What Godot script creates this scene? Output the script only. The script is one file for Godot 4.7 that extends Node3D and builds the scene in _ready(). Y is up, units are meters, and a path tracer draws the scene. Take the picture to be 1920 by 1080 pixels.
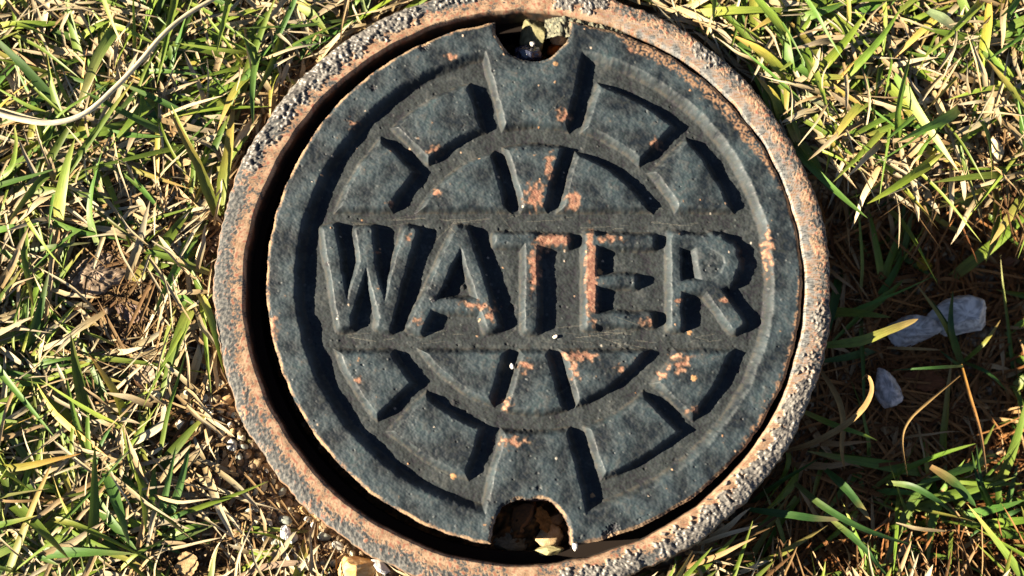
extends Node3D
# A cast iron water cover in its rusty frame, in winter grass, seen from above.
# Lengths are in sixths of a millimetre until S turns them into metres; the top of the lid is y = 0.

const S := 1.0 / 6000.0
const TILT := 9.0
const REACH := 2700.0
const LID := Vector2(42, -23)
const LID_R := 503.0
const RING := Vector2(19, -16)
const RING_OUT := 581.0
const RELIEF := 18.5

var rng := RandomNumberGenerator.new()
var taken := {}
var na := FastNoiseLite.new()
var nb := FastNoiseLite.new()
var nc := FastNoiseLite.new()
var nd := FastNoiseLite.new()
var ng := FastNoiseLite.new()
var nh := FastNoiseLite.new()
var blade_mat: StandardMaterial3D
var straw_mat: StandardMaterial3D
var grain_mat: StandardMaterial3D


func _ready() -> void:
	rng.seed = 41
	var eye := Camera3D.new()
	eye.name = "camera"
	add_child(eye)
	eye.position = Vector3(0, REACH * cos(deg_to_rad(TILT)), REACH * sin(deg_to_rad(TILT))) * S
	eye.rotation_degrees = Vector3(-90.0 + TILT, 0, 0)
	var film := CameraAttributesPhysical.new()
	film.frustum_focal_length = 60.0
	film.frustum_focus_distance = REACH * S
	film.frustum_near = 0.02
	film.frustum_far = 200.0
	film.exposure_aperture = 10.0
	eye.attributes = film
	eye.fov = 22.62
	eye.near = 0.02
	eye.far = 200.0
	eye.current = true

	var around := WorldEnvironment.new()
	around.name = "environment"
	var env := Environment.new()
	env.background_mode = Environment.BG_SKY
	env.tonemap_mode = Environment.TONE_MAPPER_LINEAR
	env.tonemap_exposure = 5.0
	var heaven := ProceduralSkyMaterial.new()
	heaven.sky_top_color = Color(0.19, 0.24, 0.33)
	heaven.sky_horizon_color = Color(0.78, 0.8, 0.82)
	heaven.sky_curve = 0.1
	heaven.ground_horizon_color = Color(0.42, 0.42, 0.36)
	heaven.ground_bottom_color = Color(0.2, 0.2, 0.14)
	env.sky = Sky.new()
	env.sky.sky_material = heaven
	env.background_energy_multiplier = 0.68
	env.sdfgi_enabled = true
	env.ssao_enabled = true
	env.ssil_enabled = true
	around.environment = env
	add_child(around)

	var sun := DirectionalLight3D.new()
	sun.name = "sun"
	sun.light_energy = 1.6
	sun.light_color = Color(1.0, 0.94, 0.84)
	sun.light_angular_distance = 0.5
	sun.shadow_enabled = true
	add_child(sun)
	var high := deg_to_rad(25.5)
	var side := deg_to_rad(5.0)
	var to_sun := Vector3(-cos(high) * cos(side), sin(high), cos(high) * sin(side))
	sun.look_at_from_position(to_sun, Vector3.ZERO, Vector3.UP)

	_noises()
	_materials()
	_build_ground()
	_build_frame()
	_build_lid()
	_build_well()
	_build_heroes()
	_build_gravel()
	_build_grass()


# ---------------------------------------------------------------- helpers

func _noises() -> void:
	var k := 0
	for n: FastNoiseLite in [na, nb, nc, nd, ng, nh]:
		n.seed = 7 + 11 * k
		n.noise_type = FastNoiseLite.TYPE_SIMPLEX_SMOOTH
		n.fractal_type = FastNoiseLite.FRACTAL_NONE
		n.frequency = 1.0
		k += 1
	nh.noise_type = FastNoiseLite.TYPE_CELLULAR
	nh.cellular_return_type = FastNoiseLite.RETURN_DISTANCE2_SUB


func numbered(called: String) -> String:
	if not taken.has(called):
		taken[called] = 0
		return called
	taken[called] += 1
	return "%s_%03d" % [called, taken[called]]


func tag(o: Node, label: String, category := "", group := "", kind := "") -> void:
	o.set_meta("label", label)
	if category:
		o.set_meta("category", category)
	if group:
		o.set_meta("group", group)
	if kind:
		o.set_meta("kind", kind)


func base(called: String, label: String, category: String, group := "", where := Vector3.ZERO) -> Node3D:
	var o := Node3D.new()
	o.name = numbered(called)
	add_child(o)
	o.position = where * S
	tag(o, label, category, group)
	return o


func piece(called: String, m: Mesh, mat: Material, parent: Node3D = null) -> MeshInstance3D:
	var o := MeshInstance3D.new()
	o.mesh = m
	o.material_override = mat
	if parent == null:
		o.name = numbered(called)
		add_child(o)
	else:
		var k := 0
		var n := called
		while parent.has_node(NodePath(n)):
			k += 1
			n = "%s_%03d" % [called, k]
		o.name = n
		parent.add_child(o)
	return o


func P(px: float, py: float, h := 0.0) -> Vector3:
	# the point of the plane y = h that stands at that place of the photograph
	var t := deg_to_rad(TILT)
	var c := Vector3(0, REACH * cos(t), REACH * sin(t))
	var r := Vector3(0, -cos(t), -sin(t)) * REACH + Vector3(px - 960.0, 0, 0) + Vector3(0, -sin(t), cos(t)) * (py - 540.0)
	return c + r * ((h - c.y) / r.y)


func L(px: float, py: float) -> Vector2:
	var p := P(px, py, 0.0)
	return Vector2(p.x, p.z) - LID


func arrays(v: PackedVector3Array, n: PackedVector3Array, i: PackedInt32Array, c := PackedColorArray(), uv := PackedVector2Array()) -> ArrayMesh:
	var a := []
	a.resize(Mesh.ARRAY_MAX)
	a[Mesh.ARRAY_VERTEX] = v
	a[Mesh.ARRAY_NORMAL] = n
	a[Mesh.ARRAY_INDEX] = i
	if c.size():
		a[Mesh.ARRAY_COLOR] = c
	if uv.size():
		a[Mesh.ARRAY_TEX_UV] = uv
	var m := ArrayMesh.new()
	m.add_surface_from_arrays(Mesh.PRIMITIVE_TRIANGLES, a)
	return m


func normals_of(v: PackedVector3Array, i: PackedInt32Array) -> PackedVector3Array:
	var n := PackedVector3Array()
	n.resize(v.size())
	for t in range(0, i.size(), 3):
		var a := i[t]
		var b := i[t + 1]
		var c := i[t + 2]
		var f := (v[c] - v[a]).cross(v[b] - v[a])
		n[a] += f
		n[b] += f
		n[c] += f
	for k in n.size():
		n[k] = n[k].normalized()
	return n


func grain(mat_scale: float, seed_: int, amount: float) -> NoiseTexture2D:
	var n := FastNoiseLite.new()
	n.seed = seed_
	n.frequency = mat_scale
	n.fractal_octaves = 4
	var t := NoiseTexture2D.new()
	t.width = 512
	t.height = 512
	t.seamless = true
	t.noise = n
	t.as_normal_map = true
	t.bump_strength = amount
	return t


func _materials() -> void:
	# long fine veins of a blade: a grey stripe picture that the blade's own colours multiply
	var im := Image.create_empty(64, 256, false, Image.FORMAT_RGB8)
	var r := RandomNumberGenerator.new()
	r.seed = 5
	var stripe := PackedFloat32Array()
	for x in 64:
		stripe.append(0.86 + 0.14 * sin(x * 1.25) * r.randf_range(0.3, 1.0))
	for y in 256:
		for x in 64:
			var v: float = stripe[x] * (0.93 + 0.11 * na.get_noise_2d(x * 0.35, y * 0.03)) + 0.06 * nb.get_noise_2d(x * 0.5, y * 0.11)
			v -= 0.1 * exp(-pow((x - 32.0) / 2.0, 2.0))
			v = clampf(v, 0.0, 1.0)
			im.set_pixel(x, y, Color(v, v, v * 0.97))
	var tex := ImageTexture.create_from_image(im)
	blade_mat = StandardMaterial3D.new()
	blade_mat.vertex_color_use_as_albedo = true
	blade_mat.albedo_texture = tex
	blade_mat.roughness = 0.5
	blade_mat.metallic_specular = 0.38
	blade_mat.cull_mode = BaseMaterial3D.CULL_DISABLED
	blade_mat.backlight_enabled = true
	blade_mat.backlight = Color(0.55, 0.55, 0.45)
	straw_mat = blade_mat.duplicate()
	straw_mat.roughness = 0.7
	straw_mat.metallic_specular = 0.25
	straw_mat.backlight = Color(0.3, 0.28, 0.25)
	grain_mat = StandardMaterial3D.new()
	grain_mat.vertex_color_use_as_albedo = true
	grain_mat.roughness = 0.92
	grain_mat.metallic_specular = 0.25


# ---------------------------------------------------------------- ground

func sm(a: float, b: float, x: float) -> float:
	var t := clampf((x - a) / (b - a), 0.0, 1.0)
	return t * t * (3.0 - 2.0 * t)


func hollow(x: float, z: float) -> float:
	# the worn hollow on the right of the frame
	var w := 22.0 * na.get_noise_2d(x * 0.008, 3.0)
	return sm(330.0, 430.0, x) * sm(-250.0 + w, -165.0 + w, z) * (1.0 - sm(530.0 + w, 620.0 + w, z))


func ground_y(x: float, z: float) -> float:
	var y := -58.0 + 13.0 * na.get_noise_2d(x * 0.004, z * 0.004) + 10.0 * nb.get_noise_2d(x * 0.013, z * 0.013) + 4.0 * nc.get_noise_2d(x * 0.05, z * 0.05)
	y -= (138.0 + 0.12 * clampf(x - 560.0, 0.0, 900.0)) * hollow(x, z)
	# bare gravelly soil lies lower at the lower left edge of the frame
	y -= 26.0 * exp(-(pow((x + 400.0) / 190.0, 2.0) + pow((z - 430.0) / 130.0, 2.0)))
	return y


func ground_color(x: float, z: float) -> Color:
	var a := na.get_noise_2d(x * 0.011, z * 0.011)
	var b := nb.get_noise_2d(x * 0.05, z * 0.05)
	var c := nc.get_noise_2d(x * 0.16, z * 0.16)
	var soil := Color(0.085, 0.055, 0.033).lerp(Color(0.19, 0.135, 0.085), clampf(0.5 + 0.6 * a + 0.35 * b, 0.0, 1.0))
	soil = soil.lerp(Color(0.3, 0.24, 0.16), clampf(c * 1.4 - 0.35, 0.0, 0.8))
	var moss := clampf(2.2 * nd.get_noise_2d(x * 0.009 + 7.0, z * 0.009) - 0.9 + 0.5 * b, 0.0, 0.85)
	return soil.lerp(Color(0.075, 0.09, 0.014), moss)


func _axis(near: float, step: float) -> PackedFloat32Array:
	var out := PackedFloat32Array()
	var x := 0.0
	var s := step
	while x < 120000.0:
		out.append(x)
		if x > near:
			s *= 1.22
		x += s
	var both := PackedFloat32Array()
	for k in range(out.size() - 1, 0, -1):
		both.append(-out[k])
	both.append_array(out)
	return both


func _build_ground() -> void:
	var xs := _axis(1250.0, 5.0)
	var zs := _axis(800.0, 5.0)
	var v := PackedVector3Array()
	var c := PackedColorArray()
	var i := PackedInt32Array()
	var w := xs.size()
	v.resize(w * zs.size())
	c.resize(w * zs.size())
	var k := 0
	for z in zs:
		for x in xs:
			var y := ground_y(x, z)
			var d := Vector2(x - RING.x, z - RING.y).length()
			if absf(x) < 1300.0 and absf(z) < 850.0:
				y += 4.0 * nd.get_noise_2d(x * 0.11, z * 0.11) + 3.0 * nb.get_noise_2d(x * 0.19, z * 0.19)
			if d < 560.0:
				y = lerpf(-150.0, y, sm(525.0, 558.0, d)) if d > 525.0 else -140.0 + (42.0 * exp(-pow((z - 440.0) / 70.0, 2.0)) if z > 300.0 else 0.0) + 12.0 * nb.get_noise_2d(x * 0.03, z * 0.03) + 7.0 * nc.get_noise_2d(x * 0.1, z * 0.1) + 4.0 * nd.get_noise_2d(x * 0.22, z * 0.22)
			v[k] = Vector3(x, y, z) * S
			c[k] = ground_color(x, z) if d > 530.0 else Color(0.045, 0.028, 0.014).lerp(Color(0.2, 0.1, 0.035), clampf(0.3 + 0.8 * nb.get_noise_2d(x * 0.03, z * 0.03 + 9.0) + 0.5 * nc.get_noise_2d(x * 0.1, z * 0.1), 0.0, 1.0))
			k += 1
	for b in zs.size() - 1:
		for a in w - 1:
			var q := b * w + a
			i.append_array([q, q + 1, q + w, q + 1, q + w + 1, q + w])
	var o := piece("ground", arrays(v, normals_of(v, i), i, c), grain_mat)
	tag(o, "brown crumbly soil with patches of moss under the grass", "", "", "structure")


# ---------------------------------------------------------------- frame

# stretches of rough grey crust on the frame: middle angle (clockwise from the right), half width, inner edge (0 = inner, 1 = outer), strength
const CRUST := [
	[231.0, 19.0, 0.42, 1.0], [207.0, 5.0, 0.55, 0.8], [262.0, 11.0, 0.62, 0.55], [281.5, 5.5, 0.3, 1.0], [309.0, 3.2, 0.45, 0.95], [317.0, 3.0, 0.8, 0.5],
	[33.0, 15.0, 0.22, 1.0], [55.0, 9.0, 0.3, 0.9], [75.0, 8.0, 0.3, 0.95], [12.0, 8.0, 0.35, 0.35], [88.0, 5.0, 0.55, 0.4],
]


func crust_at(deg: float, f: float) -> float:
	var best := 0.0
	for q in CRUST:
		var d: float = absf(fposmod(deg - q[0] + 180.0, 360.0) - 180.0)
		var a: float = (1.0 - sm(q[1] * 0.75, q[1] * 1.15, d)) * sm(q[2] - 0.1, q[2] + 0.12, f) * (1.0 - 0.6 * sm(0.86, 0.96, f)) * q[3]
		best = maxf(best, a)
	return best


func _build_frame() -> void:
	var turns := 2000
	var prof := PackedVector2Array() # x = 0 inner edge .. 1 outer edge of the top, y = height
	for h in [-150.0, -110.0, -70.0, -45.0, -25.0, -14.0]:
		prof.append(Vector2(-0.02, h))
	prof.append(Vector2(0.0, -7.0))
	prof.append(Vector2(0.02, -3.0))
	var steps := 34
	for k in steps + 1:
		var f := 0.05 + 0.88 * k / steps
		prof.append(Vector2(f, 3.0 - 5.0 * pow(absf(f - 0.4) / 0.55, 4.0)))
	for q in [[0.96, -5.0], [0.985, -9.0], [1.0, -15.0], [1.005, -22.0], [1.005, -32.0], [1.0, -46.0], [1.0, -65.0], [0.995, -90.0], [0.99, -130.0], [0.99, -190.0], [0.98, -260.0]]:
		prof.append(Vector2(q[0], q[1]))
	var w := prof.size()
	var v := PackedVector3Array()
	var c := PackedColorArray()
	v.resize(w * (turns + 1))
	c.resize(w * (turns + 1))
	var mask := PackedFloat32Array()
	mask.resize(w * (turns + 1))
	for t in turns + 1:
		var a := TAU * (t % turns) / turns
		var deg := rad_to_deg(a)
		var ca := cos(a)
		var sa := sin(a)
		var nx := ca * 580.0
		var nz := sa * 580.0
		var rin := 526.0 + 4.0 * ca + 2.2 * na.get_noise_2d(nx * 0.012, nz * 0.012) + 0.4 * nb.get_noise_2d(nx * 0.05, nz * 0.05)
		var dd := absf(fposmod(deg - 221.0 + 180.0, 360.0) - 180.0)
		rin -= 6.0 * (1.0 - sm(12.0, 42.0, dd))
		var rout := RING_OUT + 3.5 * nb.get_noise_2d(nx * 0.009, nz * 0.009) + 1.8 * nc.get_noise_2d(nx * 0.05, nz * 0.05)
		for k in w:
			var f := prof[k].x
			var h := prof[k].y
			var r := lerpf(rin, rout, f)
			var x := r * ca
			var z := r * sa
			var n1 := nb.get_noise_2d(x * 0.035, z * 0.035 + h * 0.03)
			var n2 := nc.get_noise_2d(x * 0.11, z * 0.11 + h * 0.1)
			var n3 := nd.get_noise_2d(x * 0.27, z * 0.27 + h * 0.2)
			var top := 1.0 if h > -14.0 and f > -0.01 else 0.25
			var cr := crust_at(deg, clampf(f + 0.22 * n1 + 0.1 * n2, -0.2, 1.0)) if h > -20.0 else 0.0
			cr = sm(0.3, 0.62, cr + (0.25 * n2 + 0.4 * n1) * sm(0.05, 0.3, cr))
			# outer part is pitted, inner part is worn smooth
			var worn := 1.0 - sm(0.3, 0.55, f + 0.15 * n1)
			var rough := lerpf(1.0, 0.22, worn)
			var y := h + top * rough * (0.8 * n1 + 0.7 * n2 + 0.5 * n3)
			if cr > 0.0:
				var cell := nh.get_noise_2d(x * 0.055 + n2 * 0.5, z * 0.055 + n3 * 0.4)
				y += cr * (2.5 + 3.6 * (0.6 - absf(n1)) + 0.7 * n2 + 0.9 * cell + 0.5 * n3)
			var p := Vector3(x + RING.x, y, z + RING.y)
			if top < 1.0:
				p += Vector3(ca, 0, sa) * ((0.9 * n1 + 0.6 * n2) if f > 0.5 else 0.25 * n2)
			var q := t * w + k
			v[q] = p * S
			mask[q] = cr
			# colours
			var rustier := 0.5 + 0.5 * na.get_noise_2d(x * 0.012 + 3.0, z * 0.012)
			var rust := Color(0.17, 0.1, 0.058).lerp(Color(0.31, 0.215, 0.138), clampf(0.5 + 0.7 * n1 + 0.5 * n3, 0.0, 1.0))
			rust = rust.lerp(Color(0.2, 0.06, 0.04), clampf(1.6 * n2 - 0.45 + 0.3 * n1, 0.0, 0.8))
			var iron := Color(0.03, 0.034, 0.037).lerp(Color(0.135, 0.13, 0.118), clampf(0.42 + 0.6 * n2 + 0.5 * n3, 0.0, 1.0))
			var inner := 1.0 - sm(0.3, 0.62, f + 0.22 * n1)
			# the right side is rusty all through, the left has a blue grey outer half
			var right := sm(-0.2, 0.7, cos(deg_to_rad(deg + 14.0)))
			var share := clampf(inner * 0.95 + right * 0.5 + 0.6 * n1 + 0.5 * n2 + 0.4 * n3 + (rustier - 0.5) * 0.7 - 0.03, 0.0, 1.0)
			var polished := sm(0.45, 0.9, cos(deg_to_rad(deg + 22.0))) * inner
			share = clampf(share - polished * (0.55 + 0.8 * n1), 0.0, 1.0)
			var col := iron.lerp(rust, sm(0.25, 0.75, share))
			if polished > 0.0:
				var st := nd.get_noise_2d(x * 0.04 + 9.0, z * 0.4)
				col = col.lerp(Color(0.23, 0.23, 0.22), clampf(polished * (0.3 + st), 0.0, 0.6))
			if f > 0.95 and h < -3.0:
				col = rust.lerp(iron, clampf(0.35 + n1, 0.0, 1.0))
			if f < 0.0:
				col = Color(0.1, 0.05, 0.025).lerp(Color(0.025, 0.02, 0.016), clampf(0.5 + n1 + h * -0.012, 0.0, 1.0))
			var grey := Color(0.05, 0.045, 0.04).lerp(Color(0.16, 0.147, 0.128), clampf(0.45 + 0.5 * n3 + 0.5 * n2 + 0.6 * n1, 0.0, 1.0))
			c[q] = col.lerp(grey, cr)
	var all := PackedInt32Array()
	# pieces of crust that hang together become parts, the rest is the rim
	var owner := PackedInt32Array()
	owner.resize(w * turns)
	owner.fill(-1)
	var split := [PackedInt32Array()]
	for t in turns:
		for k in w - 1:
			var start := t * w + k
			if owner[start] >= 0:
				continue
			if mask[start] + mask[start + w + 1] <= 1.0:
				owner[start] = 0
				continue
			var id := split.size()
			var found := PackedInt32Array([start])
			owner[start] = id
			var at := 0
			while at < found.size():
				var q := found[at]
				at += 1
				var qt := q / w
				var qk := q % w
				for step in [[1, 0], [-1, 0], [0, 1], [0, -1]]:
					var nt: int = posmod(qt + step[0], turns)
					var nk: int = qk + step[1]
					if nk < 0 or nk >= w - 1:
						continue
					var o2: int = nt * w + nk
					if owner[o2] < 0 and mask[o2] + mask[o2 + w + 1] > 1.0:
						owner[o2] = id
						found.append(o2)
			if found.size() < 90:
				for q in found:
					owner[q] = 0
			else:
				split.append(PackedInt32Array())
	for t in turns:
		for k in w - 1:
			var q := t * w + k
			var tri := [q, q + w, q + 1, q + 1, q + w, q + w + 1]
			all.append_array(tri)
			split[owner[q]].append_array(tri)
	var n := normals_of(v, all)
	for k in w: # close the seam
		var s := (n[k] + n[turns * w + k]).normalized()
		n[k] = s
		n[turns * w + k] = s
	var o := base("frame_ring", "rusty round iron frame set in the grass around the black lid", "cover frame")
	var m := grain_mat.duplicate()
	m.roughness = 0.78
	m.metallic_specular = 0.35
	piece("rim", compact(v, n, c, split[0]), m, o)
	var m2 := grain_mat.duplicate()
	m2.roughness = 0.5
	m2.metallic_specular = 0.55
	for k in range(1, split.size()):
		if split[k].size():
			piece("crust", compact(v, n, c, split[k]), m2, o)
	# the narrow ledge that carries the lid
	var lv := PackedVector3Array()
	var li := PackedInt32Array()
	var lp := [[535.0, -66.0], [506.0, -66.0], [503.0, -69.0], [503.0, -150.0]]
	for t in 241:
		for q in lp:
			lv.append(Vector3(RING.x + cos(TAU * t / 240.0) * q[0], q[1], RING.y + sin(TAU * t / 240.0) * q[0]) * S)
	for t in 240:
		for k in 3:
			var q := t * 4 + k
			li.append_array([q, q + 1, q + 4, q + 1, q + 5, q + 4])
	var lm := grain_mat.duplicate()
	lm.vertex_color_use_as_albedo = false
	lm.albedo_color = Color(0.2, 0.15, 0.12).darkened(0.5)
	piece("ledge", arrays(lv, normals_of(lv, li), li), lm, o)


func compact(v: PackedVector3Array, n: PackedVector3Array, c: PackedColorArray, i: PackedInt32Array) -> ArrayMesh:
	var map := PackedInt32Array()
	map.resize(v.size())
	map.fill(-1)
	var v2 := PackedVector3Array()
	var n2 := PackedVector3Array()
	var c2 := PackedColorArray()
	var i2 := PackedInt32Array()
	i2.resize(i.size())
	for k in i.size():
		var q := i[k]
		if map[q] < 0:
			map[q] = v2.size()
			v2.append(v[q])
			n2.append(n[q])
			c2.append(c[q])
		i2[k] = map[q]
	return arrays(v2, n2, i2, c2)


# ---------------------------------------------------------------- lid

const GRID := 660
const HALF := 512.0
var gh := PackedFloat32Array() # height
var gid := PackedInt32Array() # part
var gx := PackedFloat32Array() # wobbled coordinates
var gz := PackedFloat32Array()
var gcol := PackedColorArray()
var grough := PackedByteArray()
var part_names: Array[String] = []
var part_labels: Array[String] = []


func raise(d: float, k: int, id: int, w: float, dome: float, full := 1.0) -> void:
	# lifts grid point k for the distance d from a shape's foot (negative inside)
	if d >= 0.0:
		return
	var t := clampf(1.0 + d / w, 0.0, 1.0)
	var h := RELIEF * full * (1.0 - t * t * (3.0 - 2.0 * t)) + dome * (1.0 - exp(minf(d + w, 0.0) / 14.0))
	if h > gh[k]:
		gh[k] = h
		if d < -w * 0.25:
			gid[k] = id


func new_part(called: String, label := "") -> int:
	part_names.append(called)
	part_labels.append(label)
	return part_names.size() - 1


func span(lo: float, hi: float) -> Vector2i:
	var p := 2.0 * HALF / (GRID - 1)
	return Vector2i(clampi(int((lo + HALF) / p) - 3, 0, GRID - 1), clampi(int((hi + HALF) / p) + 4, 0, GRID))


func pad(ri: float, ro: float, lines: Array, inside: Vector2, box: Rect2) -> void:
	# the ring sector between two radii, on the same side of each line [a, b] as the point inside
	var id := new_part("raised_pad")
	var planes := []
	for q in lines:
		var a: Vector2 = q[0]
		var n: Vector2 = (q[1] - a).normalized()
		n = Vector2(n.y, -n.x)
		if n.dot(inside - a) > 0.0:
			n = -n
		planes.append(Vector3(n.x, n.y, -n.dot(a)))
	var sx := span(box.position.x, box.end.x)
	var sz := span(box.position.y, box.end.y)
	for b in range(sz.x, sz.y):
		for a in range(sx.x, sx.y):
			var k := b * GRID + a
			var x := gx[k]
			var z := gz[k]
			var d := -1000.0
			for p: Vector3 in planes:
				d = maxf(d, p.x * x + p.y * z + p.z)
			if d >= 1.0:
				continue
			var r := sqrt(x * x + z * z)
			d = maxf(d, maxf(r - ro, ri - r))
			raise(d - 1.0, k, id, 16.0, 1.5)


func letter(which: String, strokes: Array, half_foot := 22.5) -> void:
	var id := new_part("letter_" + which.to_lower(), "raised letter %s of the word WATER" % which)
	for q in strokes:
		var a: Vector2 = q[0]
		var b: Vector2 = q[1]
		var hf: float = q[2] if q.size() > 2 else half_foot
		var full: float = q[3] if q.size() > 3 else 1.0
		var len_ := maxf((b - a).length(), 0.01)
		var e := (b - a) / len_
		var sx := span(minf(a.x, b.x) - hf, maxf(a.x, b.x) + hf)
		var sz := span(minf(a.y, b.y) - hf, maxf(a.y, b.y) + hf)
		for j in range(sz.x, sz.y):
			for i in range(sx.x, sx.y):
				var k := j * GRID + i
				var x := gx[k] - a.x
				var z := gz[k] - a.y
				var along := x * e.x + z * e.y
				along = maxf(maxf(along - len_, -along), 0.0)
				var aside := absf(x * e.y - z * e.x)
				# a stroke with squarish ends
				along = along * along / hf
				aside = aside * aside / hf
				var d := sqrt(sqrt(along * along + aside * aside) * hf)
				raise(d - hf - 2.0, k, id, 15.0 if full > 0.95 else 20.0, 1.0, full)


func stamp(x: float, z: float, r: float, dh: float, col: Color, share: float, rough := -1) -> void:
	var sx := span(x - r * 1.4, x + r * 1.4)
	var sz := span(z - r * 1.4, z + r * 1.4)
	var p := 2.0 * HALF / (GRID - 1)
	for j in range(sz.x, sz.y):
		for i in range(sx.x, sx.y):
			var d := Vector2(-HALF + i * p - x, -HALF + j * p - z).length() / r
			d += 0.25 * nd.get_noise_2d(i * 0.31, j * 0.31)
			if d < 1.0:
				var k := j * GRID + i
				var f := 1.0 - d * d
				gh[k] += dh * f
				if share > 0.0:
					gcol[k] = gcol[k].lerp(col, share * sm(0.0, 0.5, f))
					if rough >= 0:
						grough[k] = rough


func _build_lid() -> void:
	var total := GRID * GRID
	var p := 2.0 * HALF / (GRID - 1)
	gh.resize(total)
	gid.resize(total)
	gx.resize(total)
	gz.resize(total)
	gcol.resize(total)
	grough.resize(total)
	var plate := new_part("plate")
	var rim := new_part("raised_rim")
	for b in GRID:
		for a in GRID:
			var k := b * GRID + a
			var x := -HALF + a * p
			var z := -HALF + b * p
			gx[k] = x + 1.5 * na.get_noise_2d(x * 0.018, z * 0.018) + 0.6 * nb.get_noise_2d(x * 0.08, z * 0.08)
			gz[k] = z + 1.5 * na.get_noise_2d(x * 0.018 + 50.0, z * 0.018) + 0.6 * nb.get_noise_2d(x * 0.08, z * 0.08 + 40.0)
			var r := sqrt(gx[k] * gx[k] + gz[k] * gz[k])
			raise(431.0 - r, k, rim, 22.0, 0.0)
	# sectors between the grooves; the upper half first, then its mirror image below the word
	for m in [-1.0, 1.0]:
		var cut := 121.0 if m < 0.0 else 134.0
		var ray := func(deg: float, r: float) -> Vector2: return Vector2(r * cos(deg_to_rad(deg)), m * r * sin(deg_to_rad(deg)))
		for s in [-1.0, 1.0]:
			var side := func(deg: float) -> Array:
				var u: Vector2 = ray.call(deg, 100.0)
				var w: Vector2 = ray.call(deg, 400.0)
				return [Vector2(u.x * s, u.y), Vector2(w.x * s, w.y)]
			var across := [Vector2(-100, m * cut), Vector2(100, m * cut)]
			# outer low pad: between the word and the 45 degree groove
			pad(293.0, 402.0, [side.call(43.3), across], Vector2(s * 305, m * 185), Rect2(-405 if s < 0 else 200, minf(m * 100, m * 330), 205, 230))
			# outer high pad
			pad(293.0, 402.0, [side.call(72.6), side.call(46.2)], Vector2(s * 180, m * 300), Rect2(-310 if s < 0 else 60, minf(m * 190, m * 405), 250, 215))
			# pad of the inner disc
			pad(0.0, 259.0, [[Vector2(s * 40, m * 120), Vector2(s * 71, m * 234)], across], Vector2(s * 120, m * 160), Rect2(-265 if s < 0 else 20, minf(m * 100, m * 265), 245, 165))
		# middle wedge of the inner disc
		pad(0.0, 262.0, [[Vector2(-27, m * 120), Vector2(-61, m * 243)], [Vector2(27, m * 120), Vector2(61, m * 243)], [Vector2(-100, m * cut), Vector2(100, m * cut)]], Vector2(0, m * 200), Rect2(-70, minf(m * 100, m * 268), 140, 168))
		# keystone that joins the rim
		pad(287.0, 600.0, [[Vector2(-64, m * 284), Vector2(-108, m * 450)], [Vector2(70, m * 284), Vector2(110, m * 450)]], Vector2(0, m * 350), Rect2(-130, minf(m * 270, m * 510), 260, 240))
		part_names[-1] = "raised_keystone"
	# the word
	letter("W", [[L(617, 436), L(646, 602)], [L(646, 602), L(686, 478), 19.0], [L(683, 440), L(688, 480), 26.0], [L(690, 478), L(722, 603), 19.0], [L(722, 603), L(767, 438)]])
	letter("A", [[L(862, 440), L(782, 606)], [L(868, 440), L(921, 604), 22.0], [L(815, 571), L(905, 571), 20.0]])
	letter("T", [[L(937, 448), L(1057, 450), 19.0], [L(996, 450), L(996, 607), 22.0]])
	letter("E", [[L(1109, 447), L(1109, 602), 20.0], [L(1109, 450), L(1217, 452), 19.0], [L(1109, 525), L(1184, 526), 18.0], [L(1109, 597), L(1217, 598), 19.0]])
	letter("R", [[L(1268, 447), L(1268, 604), 20.0], [L(1268, 452), L(1345, 453), 21.0], [L(1340, 455), L(1366, 471), 24.0], [L(1366, 471), L(1372, 494), 24.0], [L(1372, 494), L(1362, 520), 24.0], [L(1362, 520), L(1338, 536), 24.0], [L(1268, 536), L(1338, 536), 21.0], [L(1336, 482), L(1342, 508), 44.0, 0.84], [L(1335, 540), L(1379, 602), 24.0]])
	_finish_relief()
	_mesh_lid(plate)


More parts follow.
